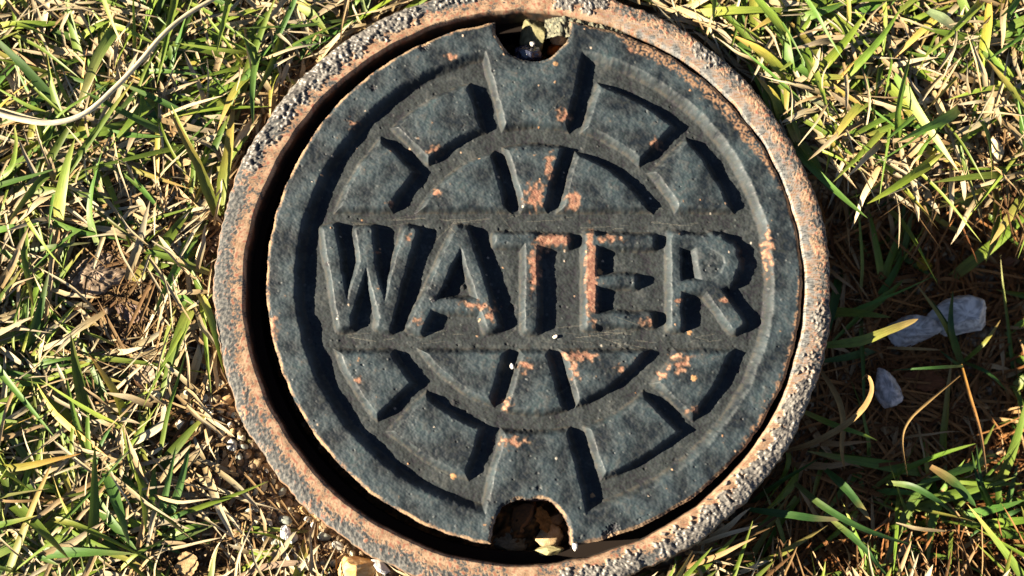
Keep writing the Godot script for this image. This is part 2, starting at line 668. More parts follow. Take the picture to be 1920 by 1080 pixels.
func _finish_relief() -> void:
	var p := 2.0 * HALF / (GRID - 1)
	for b in GRID:
		for a in GRID:
			var k := b * GRID + a
			var x := -HALF + a * p
			var z := -HALF + b * p
			var r := sqrt(x * x + z * z)
			if r > 516.0:
				continue
			var n0 := na.get_noise_2d(x * 0.014, z * 0.014)
			var n1 := nb.get_noise_2d(x * 0.055, z * 0.055)
			var n2 := nc.get_noise_2d(x * 0.14, z * 0.14)
			var n3 := nd.get_noise_2d(x * 0.3, z * 0.3)
			var h := gh[k]
			var up := clampf(h / RELIEF, 0.0, 1.0)
			# the worn strips above and below the word stand a little proud
			if up < 0.05 and absf(x) < 400.0 and (absf(z + 105.0) < 15.0 or absf(z - 116.0) < 14.0):
				gh[k] += 0.5
			gh[k] += 1.3 * n0 + 0.5 * n1 + 0.32 * n2 + 0.17 * n3
			# old black paint, blue grey where it weathered, dusty in the low places
			var paint := Color(0.0065, 0.0098, 0.0122).lerp(Color(0.0265, 0.0395, 0.0465), clampf(0.48 + 0.85 * n0 + 0.28 * n1 + 0.1 * n2 + 0.08 * n3, 0.0, 1.0))
			var dust := Color(0.0085, 0.0108, 0.012).lerp(Color(0.0245, 0.0298, 0.0315), clampf(0.45 + 0.45 * n1 + 0.4 * n2 + 0.22 * n3 + 0.3 * n0, 0.0, 1.0))
			var low := clampf(1.05 - up * 1.1 + 0.35 * n1, 0.0, 0.92)
			var col := paint.lerp(dust, low)
			# rubbed shoulders of the raised parts, and soil caught along their feet
			var shoulder := sm(0.6, 0.85, up) * (1.0 - sm(0.93, 1.02, up))
			col = col.lerp(Color(0.04, 0.047, 0.05), shoulder * clampf(0.25 + 0.9 * n1 + 0.5 * n2, 0.0, 0.55))
			var foot := sm(0.0, 0.06, up) * (1.0 - sm(0.1, 0.4, up))
			col = col.lerp(Color(0.034, 0.031, 0.026), foot * clampf(0.4 + 1.2 * n1 + 0.6 * n2, 0.0, 0.8))
			# thin drifts of pale dust
			col = col.lerp(Color(0.048, 0.052, 0.05), clampf(1.1 * n0 + 0.8 * n1 + 0.5 * n2 - 0.75, 0.0, 0.55))
			gcol[k] = col
			grough[k] = int(255.0 * clampf(lerpf(0.82, 0.62, up * (1.0 - low * 0.5)) + 0.12 * n1 + 0.08 * n2, 0.25, 1.0))
			# rust along the outer edge, more of it at the upper right and the upper left
			var ang := fposmod(rad_to_deg(atan2(z, x)), 360.0)
			var reach := 5.0 + 4.0 * n1
			if ang > 285.0 and ang < 345.0:
				reach += 22.0 * sm(285.0, 297.0, ang) * (1.0 - sm(325.0, 345.0, ang))
			elif ang < 40.0:
				reach += 7.0
			var edge := clampf((r - (LID_R - reach)) / 6.0, 0.0, 1.0)
			var rusty := edge * clampf(0.55 + 1.2 * n2 + 0.7 * n1, 0.0, 1.0)
			rusty = maxf(rusty, sm(0.95, 1.1, n1 * 0.65 + n2 * 0.5 + 0.25 * n0) * 0.9 * sm(0.4, 0.9, up))
			if rusty > 0.0:
				var rc := Color(0.13, 0.06, 0.034).lerp(Color(0.24, 0.15, 0.085), clampf(0.5 + 0.8 * n3 + 0.4 * n2, 0.0, 1.0))
				gcol[k] = gcol[k].lerp(rc, rusty)
				if rusty > 0.4:
					grough[k] = 225
	# bare rusty places where the paint has flaked: middle and half size in the photograph, strength
	for q in [[1037, 449, 36, 12, 1.6], [1003, 500, 11, 46, 1.25], [1018, 455, 16, 14, 1.0], [1109, 520, 11, 84, 1.6], [1140, 447, 26, 8, 0.8], [1003, 366, 18, 26, 1.0], [1030, 315, 10, 34, 0.8], [1075, 376, 15, 19, 1.0],
		[1057, 217, 14, 14, 0.9], [1085, 668, 30, 13, 0.95], [1078, 690, 10, 22, 0.7], [1275, 680, 20, 20, 0.75], [1243, 702, 9, 9, 0.85], [1441, 470, 11, 38, 0.8], [985, 686, 13, 12, 0.9], 		[900, 573, 36, 9, 0.6], [921, 590, 9, 14, 0.85], [783, 603, 10, 8, 0.6], [1273, 564, 9, 6, 1.0], [1359, 564, 9, 6, 1.0], [1212, 602, 14, 7, 0.85], [1165, 690, 12, 7, 0.7], [818, 360, 9, 9, 0.95], [813, 280, 14, 8, 0.8],
		[512, 615, 10, 22, 0.9], [845, 105, 12, 10, 0.8], [960, 828, 30, 12, 0.6], [1230, 270, 12, 12, 0.7], [672, 714, 8, 9, 0.8], [1298, 770, 14, 7, 0.8], [950, 755, 10, 14, 0.7], [660, 232, 12, 10, 0.6], [1185, 95, 9, 9, 0.8], [735, 382, 10, 6, 0.7], [766, 447, 6, 9, 0.7], [706, 472, 6, 5, 0.9]]:
		var c := L(q[0], q[1])
		var sx := span(c.x - q[2] * 1.7, c.x + q[2] * 1.7)
		var sz := span(c.y - q[3] * 1.7, c.y + q[3] * 1.7)
		for j in range(sz.x, sz.y):
			for i in range(sx.x, sx.y):
				var k := j * GRID + i
				var x := -HALF + i * p
				var z := -HALF + j * p
				var d := Vector2((x - c.x) / q[2], (z - c.y) / q[3]).length()
				if d > 1.6:
					continue
				var n1 := nb.get_noise_2d(x * 0.07 + 20.0, z * 0.07)
				var n2 := nc.get_noise_2d(x * 0.17, z * 0.17 + 20.0)
				var n3 := nd.get_noise_2d(x * 0.33, z * 0.33 + 20.0)
				var halo: float = sm(-0.3, 0.1, q[4] * (1.3 - d) + 0.6 * n1 + 0.2 * n2 - 0.42)
				gcol[k] = gcol[k].lerp(Color(0.075, 0.045, 0.028), halo * 0.6)
				var f: float = sm(0.0, 0.42, q[4] * (1.3 - d) + 0.6 * n1 + 0.2 * n2 + 0.06 * n3 - 0.4)
				if f <= 0.0:
					continue
				var rc := Color(0.2, 0.084, 0.054).lerp(Color(0.29, 0.18, 0.115), clampf(0.85 - 0.7 * f + 0.7 * n1 + 0.5 * n2 + 0.25 * n3, 0.0, 1.0))
				rc = rc.lerp(Color(0.17, 0.05, 0.03), clampf(1.5 * n3 - 0.5 + 0.4 * n1, 0.0, 0.7))
				gcol[k] = gcol[k].lerp(rc, f * (0.75 + 0.3 * n1))
				grough[k] = 230
				gh[k] += f * (-0.5 + 0.4 * n3)
	# grit, blisters and pits
	var r := RandomNumberGenerator.new()
	r.seed = 77
	for q in 620:
		var a := r.randf() * TAU
		var d := sqrt(r.randf()) * 495.0
		var kind := r.randf()
		var x := cos(a) * d
		var z := sin(a) * d
		if kind < 0.42:
			stamp(x, z, r.randf_range(2.0, 3.4), r.randf_range(0.6, 1.5), Color(0.1, 0.105, 0.1), 0.3)
		elif kind < 0.52:
			stamp(x, z, r.randf_range(1.6, 2.6), r.randf_range(0.5, 1.3), Color(0.4, 0.36, 0.3).lerp(Color(0.36, 0.18, 0.07), r.randf()), 0.8, 200)
		else:
			stamp(x, z, r.randf_range(1.8, 3.6), r.randf_range(-2.0, -0.5), Color(0.02, 0.02, 0.02), 0.4)
	for q in 6:
		var a := r.randf() * TAU
		var d := sqrt(r.randf()) * 490.0
		stamp(cos(a) * d, sin(a) * d, r.randf_range(3.5, 7.0), r.randf_range(0.3, 1.0), Color(0.42, 0.23, 0.1), 0.7, 225)
	# scratches, most of them along the strips beside the word
	for q in 70:
		var x := r.randf_range(-380.0, 330.0)
		var z := (-106.0 if r.randf() < 0.5 else 116.0) + r.randfn() * 8.0
		var slant := r.randfn() * 0.16
		if q % 4 == 0:
			var a := r.randf() * TAU
			x = cos(a) * 300.0 * sqrt(r.randf())
			z = sin(a) * 300.0 * sqrt(r.randf())
			slant = r.randfn() * 0.8
		var long_ := r.randf_range(15.0, 70.0)
		var fade := r.randf_range(0.05, 0.3)
		for step in int(long_ / 1.2):
			var i := int((x + step * 1.2 + HALF) / p + 0.5)
			var j := int((z + step * 1.2 * slant + HALF) / p + 0.5)
			if i > 0 and j > 0 and i < GRID and j < GRID:
				gcol[j * GRID + i] = gcol[j * GRID + i].lerp(Color(0.16, 0.15, 0.12), fade)
	for q in [[795, 85, 12, -5], [1150, 993, 13, -5], [1137, 1002, 9, -4], [867, 535, 6, 3], [612, 494, 5, 2.5], [812, 560, 7, 3], [960, 575, 9, -3], [700, 165, 7, -3], [1010, 915, 6, -3], [850, 755, 8, 2]]:
		var c := L(q[0], q[1])
		stamp(c.x, c.y, q[2], q[3], Color(0.012, 0.012, 0.014), 0.75)
	# crumbling foot of the pads along the strips beside the word: a ragged dark step
	for q in 55:
		var x := r.randf_range(-385.0, 385.0)
		var z := -91.0 + r.randf_range(-6.0, 6.0) if q % 3 == 0 else 132.0 + r.randf_range(-8.0, 5.0)
		stamp(x, z, r.randf_range(2.0, 6.0), r.randf_range(-2.2, 0.8), Color(0.015, 0.015, 0.015), 0.45)


func outline(x: float, z: float, n: float) -> float:
	# distance from the lid's outline, negative inside
	var d := sqrt(x * x + z * z) - LID_R + n
	var nt := L(999, 46)
	var nbm := L(994, 1008)
	d = maxf(d, 73.0 + 1.5 * n - Vector2(x - nt.x, z - nt.y).length())
	d = maxf(d, 72.0 + 2.0 * n - Vector2(x - nbm.x, (z - nbm.y) * 0.99).length())
	return d


func _mesh_lid(plate: int) -> void:
	var p := 2.0 * HALF / (GRID - 1)
	var od := PackedFloat32Array()
	od.resize(GRID * GRID)
	for b in GRID:
		for a in GRID:
			var x := -HALF + a * p
			var z := -HALF + b * p
			var k := b * GRID + a
			var r := sqrt(x * x + z * z)
			if r < 400.0:
				od[k] = -50.0
				continue
			if r > 508.0:
				od[k] = 4.0 + (r - 508.0)
				continue
			od[k] = outline(x, z, 1.6 * nb.get_noise_2d(x * 0.017, z * 0.017) + 0.7 * nc.get_noise_2d(x * 0.06, z * 0.06) + 0.5 * nd.get_noise_2d(x * 0.17, z * 0.17))
			var lip := sm(-9.0, 1.0, od[k])
			gh[k] -= 5.0 * lip * lip
			if lip > 0.3: # bare rusty lip
				gcol[k] = gcol[k].lerp(Color(0.27, 0.18, 0.105), clampf(lip * (0.55 + 1.5 * nb.get_noise_2d(x * 0.022, z * 0.022) + 0.5 * nd.get_noise_2d(x * 0.2, z * 0.2)), 0.0, 0.75))
				grough[k] = 225
	var nrm := PackedVector3Array()
	nrm.resize(GRID * GRID)
	for b in range(1, GRID - 1):
		for a in range(1, GRID - 1):
			var k := b * GRID + a
			if od[k] < 3.0:
				nrm[k] = Vector3((gh[k - 1] - gh[k + 1]) / (2.0 * p), 1.0, (gh[k - GRID] - gh[k + GRID]) / (2.0 * p)).normalized()
	var rim_im := Image.create_from_data(GRID, GRID, false, Image.FORMAT_L8, grough)
	var mat := StandardMaterial3D.new()
	mat.vertex_color_use_as_albedo = true
	mat.roughness = 1.0
	mat.roughness_texture = ImageTexture.create_from_image(rim_im)
	mat.metallic_specular = 0.42
	var count := part_names.size()
	var vs := []
	var ns := []
	var cs := []
	var us := []
	var ix := []
	var maps := []
	for q in count:
		vs.append(PackedVector3Array())
		ns.append(PackedVector3Array())
		cs.append(PackedColorArray())
		us.append(PackedVector2Array())
		ix.append(PackedInt32Array())
		var m := PackedInt32Array()
		m.resize(GRID * GRID)
		m.fill(-1)
		maps.append(m)
	var side_v := PackedVector3Array()
	var side_i := PackedInt32Array()
	var off := [0, 1, GRID + 1, GRID]
	for b in GRID - 1:
		for a in GRID - 1:
			var k := b * GRID + a
			var o0 := od[k]
			var o1 := od[k + 1]
			var o2 := od[k + GRID + 1]
			var o3 := od[k + GRID]
			if o0 >= 0.0 and o1 >= 0.0 and o2 >= 0.0 and o3 >= 0.0:
				continue
			var id := gid[k]
			var V: PackedVector3Array = vs[id]
			var N: PackedVector3Array = ns[id]
			var C: PackedColorArray = cs[id]
			var U: PackedVector2Array = us[id]
			var I: PackedInt32Array = ix[id]
			var M: PackedInt32Array = maps[id]
			var poly := PackedInt32Array()
			if o0 < 0.0 and o1 < 0.0 and o2 < 0.0 and o3 < 0.0:
				for w: int in off:
					var q := k + w
					if M[q] < 0:
						M[q] = V.size()
						V.append(_lid_point(q, p))
						N.append(nrm[q])
						C.append(gcol[q])
						U.append(Vector2((q % GRID + 0.5) / GRID, (q / GRID + 0.5) / GRID))
					poly.append(M[q])
			else:
				var cut := PackedVector3Array()
				for e in 4:
					var q: int = k + off[e]
					var s: int = k + off[(e + 1) % 4]
					if od[q] < 0.0:
						if M[q] < 0:
							M[q] = V.size()
							V.append(_lid_point(q, p))
							N.append(nrm[q])
							C.append(gcol[q])
							U.append(Vector2((q % GRID + 0.5) / GRID, (q / GRID + 0.5) / GRID))
						poly.append(M[q])
					if (od[q] < 0.0) != (od[s] < 0.0):
						var f := od[q] / (od[q] - od[s])
						var at := _lid_point(q, p).lerp(_lid_point(s, p), f)
						poly.append(V.size())
						V.append(at)
						var best := q if od[q] < od[s] else s
						N.append(nrm[best])
						C.append(gcol[best])
						U.append(Vector2((best % GRID + 0.5) / GRID, (best / GRID + 0.5) / GRID))
						if od[q] < 0.0:
							cut.insert(0, at)
						else:
							cut.append(at)
				if cut.size() == 2:
					var q := side_v.size()
					var mid := (cut[0] + cut[1]) / 2.0
					side_v.append_array([cut[0], cut[1]])
					var outw := Vector3(mid.x - LID.x * S, 0, mid.z - LID.y * S).normalized()
					for dep in [[-14.0, 1.0], [-62.0, -2.0]]:
						for w in 2:
							side_v.append(Vector3(cut[w].x, dep[0] * S, cut[w].z) + outw * dep[1] * S)
					for lv in 2:
						var g := q + lv * 2
						side_i.append_array([g, g + 1, g + 2, g + 1, g + 3, g + 2])
			for t in range(1, poly.size() - 1):
				I.append_array([poly[0], poly[t], poly[t + 1]])
			vs[id] = V
			ns[id] = N
			cs[id] = C
			us[id] = U
			ix[id] = I
			maps[id] = M
	var lid := base("water_cover", "round black cast iron lid with the raised word WATER", "manhole cover")
	for id in count:
		if ix[id].size():
			var o := piece(part_names[id], arrays(vs[id], ns[id], ix[id], cs[id], us[id]), mat, lid)
			if part_labels[id]:
				o.set_meta("label", part_labels[id])
	var em := StandardMaterial3D.new()
	em.albedo_color = Color(0.3, 0.22, 0.17)
	em.roughness = 0.9
	em.cull_mode = BaseMaterial3D.CULL_DISABLED
	piece("side", arrays(side_v, normals_of(side_v, side_i), side_i), em, lid)
	# underside
	var d := CylinderMesh.new()
	d.top_radius = 418 * S
	d.bottom_radius = 418 * S
	d.height = 30 * S
	d.radial_segments = 64
	var under := piece("underside", d, em, lid)
	under.position = Vector3(LID.x, -52, LID.y) * S


func _lid_point(q: int, p: float) -> Vector3:
	return Vector3(-HALF + (q % GRID) * p + LID.x, gh[q] - RELIEF, -HALF + (q / GRID) * p + LID.y) * S


# ---------------------------------------------------------------- stones, leaves, blades

func stone_mesh(size: Vector3, seed_: int, cuts: int, a: Color, b: Color, rough := 0.05, rings := 28) -> ArrayMesh:
	var r := RandomNumberGenerator.new()
	r.seed = seed_
	var planes := []
	for k in cuts:
		var n := Vector3(r.randfn(), r.randfn(), r.randfn()).normalized()
		planes.append([n, r.randf_range(0.55, 0.86)])
	var v := PackedVector3Array()
	var c := PackedColorArray()
	var i := PackedInt32Array()
	var segs := rings * 2
	for y in rings + 1:
		for x in segs + 1:
			var th := PI * y / rings
			var ph := TAU * (x % segs) / segs
			var d := Vector3(sin(th) * cos(ph), cos(th), sin(th) * sin(ph))
			if y == 0 or y == rings:
				d = Vector3(0, signf(cos(th)), 0)
			var q := d * (1.0 + 0.12 * na.get_noise_3dv(d * 1.2 + Vector3.ONE * seed_))
			for pl in planes:
				var over: float = q.dot(pl[0]) - pl[1]
				if over > 0.0:
					q -= pl[0] * over * 0.93
			var nn := 0.45 * nb.get_noise_3dv(d * 2.4 + Vector3.ONE * seed_) + 0.3 * nc.get_noise_3dv(d * 8.0) + 0.3 * nd.get_noise_3dv(d * 19.0)
			q *= 1.0 + rough * nn
			v.append(q * size * S)
			c.append(a.lerp(b, clampf(0.5 + 0.7 * nb.get_noise_3dv(d * 2.2 + Vector3.ONE * (seed_ + 5)) + 0.45 * nc.get_noise_3dv(d * 9.0) + 0.6 * nd.get_noise_3dv(d * 17.0), 0.0, 1.0)))
	for y in rings:
		for x in segs:
			var q := y * (segs + 1) + x
			i.append_array([q, q + 1, q + segs + 1, q + 1, q + segs + 2, q + segs + 1])
	var n := normals_of(v, i)
	for y in rings + 1:
		var q := y * (segs + 1)
		var s := (n[q] + n[q + segs]).normalized()
		n[q] = s
		n[q + segs] = s
		if y == 0 or y == rings:
			var sum := Vector3.ZERO
			for x in segs + 1:
				sum += n[q + x]
			for x in segs + 1:
				n[q + x] = sum.normalized()
	return arrays(v, n, i, c)


func stone(called: String, label: String, category: String, at: Vector3, size: Vector3, turn: float, seed_: int, cuts: int, a: Color, b: Color, group := "", tilt := 0.0) -> MeshInstance3D:
	var o := piece(called, stone_mesh(size, seed_, cuts, a, b), grain_mat)
	o.position = at * S
	o.rotation = Vector3(tilt, turn, tilt * 0.6)
	tag(o, label, category, group)
	return o


func ribbon(path: PackedVector3Array, width: float, cols: Array, fold := 0.22, twist := 0.0, blunt := false, lean := 0.0) -> ArrayMesh:
	# a blade along a smooth path (points in sixths of a millimetre); cols are colours from base to tip
	var curve := Curve3D.new()
	for k in path.size():
		var tan_ := (path[mini(k + 1, path.size() - 1)] - path[maxi(k - 1, 0)]) / 6.0
		curve.add_point(path[k], -tan_, tan_)
	width *= 0.8
	curve.bake_interval = 4.0
	var length := curve.get_baked_length()
	var steps := maxi(8, int(length / 9.0))
	var v := PackedVector3Array()
	var c := PackedColorArray()
	var u := PackedVector2Array()
	var i := PackedInt32Array()
	for k in steps + 1:
		var t := float(k) / steps
		var at := curve.sample_baked(t * length, true)
		var ahead := (curve.sample_baked(minf(t * length + 3.0, length), true) - curve.sample_baked(maxf(t * length - 3.0, 0.0), true)).normalized()
		var across := ahead.cross(Vector3.UP)
		across = across.normalized() if across.length() > 0.01 else Vector3.RIGHT
		var up := across.cross(ahead).normalized()
		var roll := twist * t + lean
		var ax := across * cos(roll) + up * sin(roll)
		var au := up * cos(roll) - across * sin(roll)
		var w := width * 0.5 * (minf(1.0, 0.55 + 1.5 * t) * pow(maxf(0.0, 1.0 - pow(t, 3.0 if blunt else 1.5)), 0.5 if blunt else 0.72) + 0.02)
		w *= 1.0 + 0.07 * na.get_noise_2d(t * 5.0, width + length)
		var f := t * (cols.size() - 1)
		var q := mini(int(f), cols.size() - 2)
		var col: Color = cols[q].lerp(cols[q + 1], f - q)
		col = col * (1.0 + 0.18 * nb.get_noise_2d(t * 9.0, length))
		for s in 5:
			var e := (s - 2) / 2.0
			v.append((at + ax * w * e - au * fold * w * (1.0 - absf(e))) * S)
			c.append(col)
			u.append(Vector2(0.5 + 0.5 * e, t * length / 160.0))
	for k in steps:
		for s in 4:
			var q := k * 5 + s
			i.append_array([q, q + 1, q + 5, q + 1, q + 6, q + 5])
	return arrays(v, normals_of(v, i), i, c, u)


func tube(path: PackedVector3Array, r0: float, r1: float, cols: Array) -> ArrayMesh:
	var curve := Curve3D.new()
	for k in path.size():
		var tan_ := (path[mini(k + 1, path.size() - 1)] - path[maxi(k - 1, 0)]) / 6.0
		curve.add_point(path[k], -tan_, tan_)
	var length := curve.get_baked_length()
	var steps := maxi(8, int(length / 7.0))
	var v := PackedVector3Array()
	var c := PackedColorArray()
	var u := PackedVector2Array()
	var i := PackedInt32Array()
	for k in steps + 1:
		var t := float(k) / steps
		var at := curve.sample_baked(t * length, true)
		var ahead := (curve.sample_baked(minf(t * length + 3.0, length), true) - curve.sample_baked(maxf(t * length - 3.0, 0.0), true)).normalized()
		var across := ahead.cross(Vector3.UP).normalized()
		var up := across.cross(ahead).normalized()
		var rad := lerpf(r0, r1, t) * (1.0 + 0.1 * na.get_noise_1d(t * 11.0))
		var f := t * (cols.size() - 1)
		var q := mini(int(f), cols.size() - 2)
		var col: Color = cols[q].lerp(cols[q + 1], f - q)
		for s in 9:
			var g := TAU * s / 8.0
			v.append((at + (across * cos(g) + up * sin(g)) * rad) * S)
			c.append(col * (1.0 + 0.25 * nb.get_noise_2d(g * 2.0, t * 7.0)))
			u.append(Vector2(s / 8.0, t * length / 160.0))
	for k in steps:
		for s in 8:
			var q := k * 9 + s
			i.append_array([q, q + 9, q + 1, q + 1, q + 9, q + 10])
	return arrays(v, normals_of(v, i), i, c, u)


func way(points: Array, lift: Array) -> PackedVector3Array:
	# picture places, each at its own height
	var out := PackedVector3Array()
	for k in points.size():
		out.append(P(points[k][0], points[k][1], lift[mini(k, lift.size() - 1)]))
	return out


func grounded(points: Array, lifts: Array) -> PackedVector3Array:
	# the same, with heights over the ground
	var out := PackedVector3Array()
	for k in points.size():
		var h := -60.0
		for step in 3:
			var q := P(points[k][0], points[k][1], h)
			h = ground_y(q.x, q.z) + lifts[mini(k, lifts.size() - 1)]
		out.append(P(points[k][0], points[k][1], h))
	return out


func leaf_mesh(size: Vector2, seed_: int, col: Color, cup: float) -> ArrayMesh:
	var r := RandomNumberGenerator.new()
	r.seed = seed_
	var v := PackedVector3Array()
	var c := PackedColorArray()
	var u := PackedVector2Array()
	var i := PackedInt32Array()
	var steps := 16
	for k in steps + 1:
		var t := float(k) / steps
		var w := pow(sin(PI * clampf(t * 0.94 + 0.05, 0.0, 1.0)), 0.7)
		var l := w * (1.0 + 0.3 * na.get_noise_1d(t * 6.0 + seed_))
		var rr := w * (1.0 + 0.3 * nb.get_noise_1d(t * 6.0 + seed_))
		for s in 7:
			var e := (s - 3) / 3.0
			var z: float = e * (l if e < 0 else rr)
			var y := cup * (e * e * 0.6 + pow(t - 0.5, 2.0) * 1.5) + 0.06 * nc.get_noise_2d(t * 4.0 + seed_, e * 2.0) + 0.05 * (1.0 - absf(e))
			v.append(Vector3((t - 0.5) * size.x, y * size.y, z * size.y * 0.5) * S)
			c.append(col * (0.9 + 0.35 * nb.get_noise_2d(t * 7.0 + seed_, e * 4.0)))
			u.append(Vector2(0.5 + 0.5 * e, t))
	for k in steps:
		for s in 6:
			var q := k * 7 + s
			i.append_array([q, q + 1, q + 7, q + 1, q + 8, q + 7])
	return arrays(v, normals_of(v, i), i, c, u)


func _build_well() -> void:
	# what lies under the two lifting notches
	var olive := Color(0.11, 0.105, 0.055)
	stone("stone", "olive stone block seen through the notch at the top of the lid", "stone", P(1001, 66, -62), Vector3(30, 38, 42), 0.1, 3, 14, olive, Color(0.2, 0.185, 0.1))
	stone("stone", "pale pebble in the right of the top notch", "pebble", P(1050, 68, -75), Vector3(22, 18, 17), 0.5, 8, 4, Color(0.3, 0.26, 0.18), Color(0.45, 0.4, 0.3))
	stone("stone", "orange brown stone in the lower right of the top notch", "stone", P(1044, 95, -95), Vector3(20, 16, 18), 0.2, 11, 5, Color(0.42, 0.13, 0.03), Color(0.3, 0.1, 0.03))
	var slag := stone("slag_lump", "black glittering lump at the bottom of the top notch", "slag", P(990, 103, -44), Vector3(23, 22, 22), 0.2, 15, 7, Color(0.012, 0.014, 0.022), Color(0.04, 0.045, 0.07))
	var gloss := grain_mat.duplicate()
	gloss.roughness = 0.2
	gloss.metallic_specular = 0.7
	slag.material_override = gloss
	slag.mesh = stone_mesh(Vector3(28, 25, 25), 15, 7, Color(0.012, 0.014, 0.022), Color(0.05, 0.055, 0.09), 0.16, 26)
	stone("grit_grain", "white speck of grit on the black lump in the top notch", "grit", P(998, 82, -30), Vector3(5, 4, 5), 0.0, 4, 5, Color(0.6, 0.56, 0.48), Color(0.7, 0.66, 0.6))
	# grey green dirt packed between lid and frame, right of the top notch
	var v := PackedVector3Array()
	var c := PackedColorArray()
	var i := PackedInt32Array()
	for k in 81:
		var t := k / 80.0
		var a := deg_to_rad(lerpf(-85.0, -64.0, t))
		for s in 15:
			var f := s / 14.0
			var r := lerpf(486.0, 532.0, f)
			var x := RING.x + cos(a) * r
			var z := RING.y + sin(a) * r
			var y := -11.0 - 30.0 * pow(1.0 - sm(0.0, 0.25, t), 2.0) - 8.0 * sm(0.7, 1.0, t) + 4.0 * nb.get_noise_2d(x * 0.06, z * 0.06) + 3.5 * nc.get_noise_2d(x * 0.15, z * 0.15) + 2.0 * nd.get_noise_2d(x * 0.3, z * 0.3)
			v.append(Vector3(x, y, z) * S)
			c.append(Color(0.05, 0.052, 0.042).lerp(Color(0.2, 0.19, 0.13), clampf(0.35 + 0.6 * nc.get_noise_2d(x * 0.12, z * 0.12) + 0.5 * nd.get_noise_2d(x * 0.3, z * 0.3), 0.0, 1.0)))
	for k in 80:
		for s in 14:
			var q := k * 15 + s
			i.append_array([q, q + 15, q + 1, q + 1, q + 15, q + 16])
	var o := piece("packed_dirt", arrays(v, normals_of(v, i), i, c), grain_mat)
	tag(o, "grey green dirt packed in the gap right of the top notch", "dirt")
	# bottom notch
	stone("stone", "flat dark stone in the left of the bottom notch", "stone", P(955, 1015, -112), Vector3(36, 18, 30), 0.2, 21, 6, Color(0.1, 0.09, 0.055), Color(0.2, 0.17, 0.11))
	stone("stone", "tan stone in the middle of the bottom notch", "stone", P(1030, 1008, -98), Vector3(28, 20, 28), 0.5, 24, 6, Color(0.3, 0.2, 0.1), Color(0.4, 0.3, 0.18))
	stone("stone", "pale slab with a sunlit edge at the rim of the bottom notch", "stone", P(1027, 1032, -72), Vector3(32, 22, 11), 0.03, 29, 12, Color(0.24, 0.21, 0.1), Color(0.33, 0.3, 0.16))
	stone("stone", "rust brown stone under the top of the bottom notch", "stone", P(985, 970, -104), Vector3(34, 22, 26), 0.9, 33, 7, Color(0.22, 0.11, 0.045), Color(0.14, 0.08, 0.04))
	stone("stone", "small angular stone at the right wall of the bottom notch", "stone", P(1043, 972, -100), Vector3(18, 14, 15), 0.9, 36, 14, Color(0.26, 0.17, 0.09), Color(0.18, 0.13, 0.08))
	var lf := piece("brown_leaf", leaf_mesh(Vector2(52, 26), 9, Color(0.4, 0.2, 0.06), 0.25), straw_mat)
	lf.position = P(1020, 975, -80) * S
	lf.rotation = Vector3(0.2, -1.2, 0.2)
	tag(lf, "curled orange brown leaf scrap inside the bottom notch", "leaf")
	stone("grit_grain", "white grain wedged beside the lower right corner of the bottom notch", "grit", P(1078, 1024, -2), Vector3(5, 5, 8), 0.0, 44, 4, Color(0.75, 0.7, 0.6), Color(0.8, 0.78, 0.7))
	stone("grit_grain", "pale grain of grit on the lid below the letters T and E", "grit", P(1041, 631, -14), Vector3(5, 3.5, 3.6), 0.4, 46, 5, Color(0.62, 0.5, 0.38), Color(0.75, 0.68, 0.55))
	stone("grit_grain", "white grain of grit in the groove below the letter A", "grit", P(960, 687, -7), Vector3(3.6, 4, 5.5), 0.2, 48, 4, Color(0.8, 0.76, 0.68), Color(0.85, 0.82, 0.78))


const FRESH := [Color(0.42, 0.42, 0.14), Color(0.2, 0.3, 0.045), Color(0.145, 0.26, 0.036), Color(0.21, 0.29, 0.06)]
const DEEP := [Color(0.18, 0.2, 0.06), Color(0.055, 0.13, 0.03), Color(0.045, 0.115, 0.03), Color(0.07, 0.13, 0.03)]
const TIPPED := [Color(0.2, 0.29, 0.05), Color(0.22, 0.29, 0.05), Color(0.4, 0.36, 0.09), Color(0.55, 0.38, 0.16)]
const STRAW := [Color(0.46, 0.37, 0.21), Color(0.62, 0.53, 0.36), Color(0.68, 0.59, 0.43), Color(0.55, 0.43, 0.28)]
const TAN := [Color(0.3, 0.18, 0.075), Color(0.42, 0.28, 0.12), Color(0.36, 0.22, 0.1)]


func blade(called: String, label: String, category: String, path: PackedVector3Array, width: float, cols: Array, group := "", fold := 0.22, twist := 0.0, blunt := false, dry := false, lean := 0.0) -> MeshInstance3D:
	var o := piece(called, ribbon(path, width, cols, fold, twist, blunt, lean), straw_mat if dry else blade_mat)
	tag(o, label, category, group)
	return o


func tuft(label: String, root: Array, tips: Array, group := "") -> void:
	# a tuft: blades from one root; each tip is [px, py, rise of its middle, rise of its tip, width, colours, bend]
	var o := base("grass_tuft", label, "grass tuft", group)
	var k := 0
	for q in tips:
		var a := Vector2(root[0] + rng.randf_range(-7, 7), root[1] + rng.randf_range(-7, 7))
		var b := Vector2(q[0], q[1])
		var bend: float = q[6] if q.size() > 6 else rng.randf_range(-0.1, 0.1)
		var m := (a + b) / 2.0 + Vector2(b.y - a.y, a.x - b.x) * bend
		var path := grounded([[a.x, a.y], [m.x, m.y], [b.x, b.y]], [10.0, q[2] + 16.0, q[3] + 14.0])
		piece("blade", ribbon(path, q[4], q[5], 0.25, rng.randf_range(-0.5, 0.5)), blade_mat, o)
		k += 1


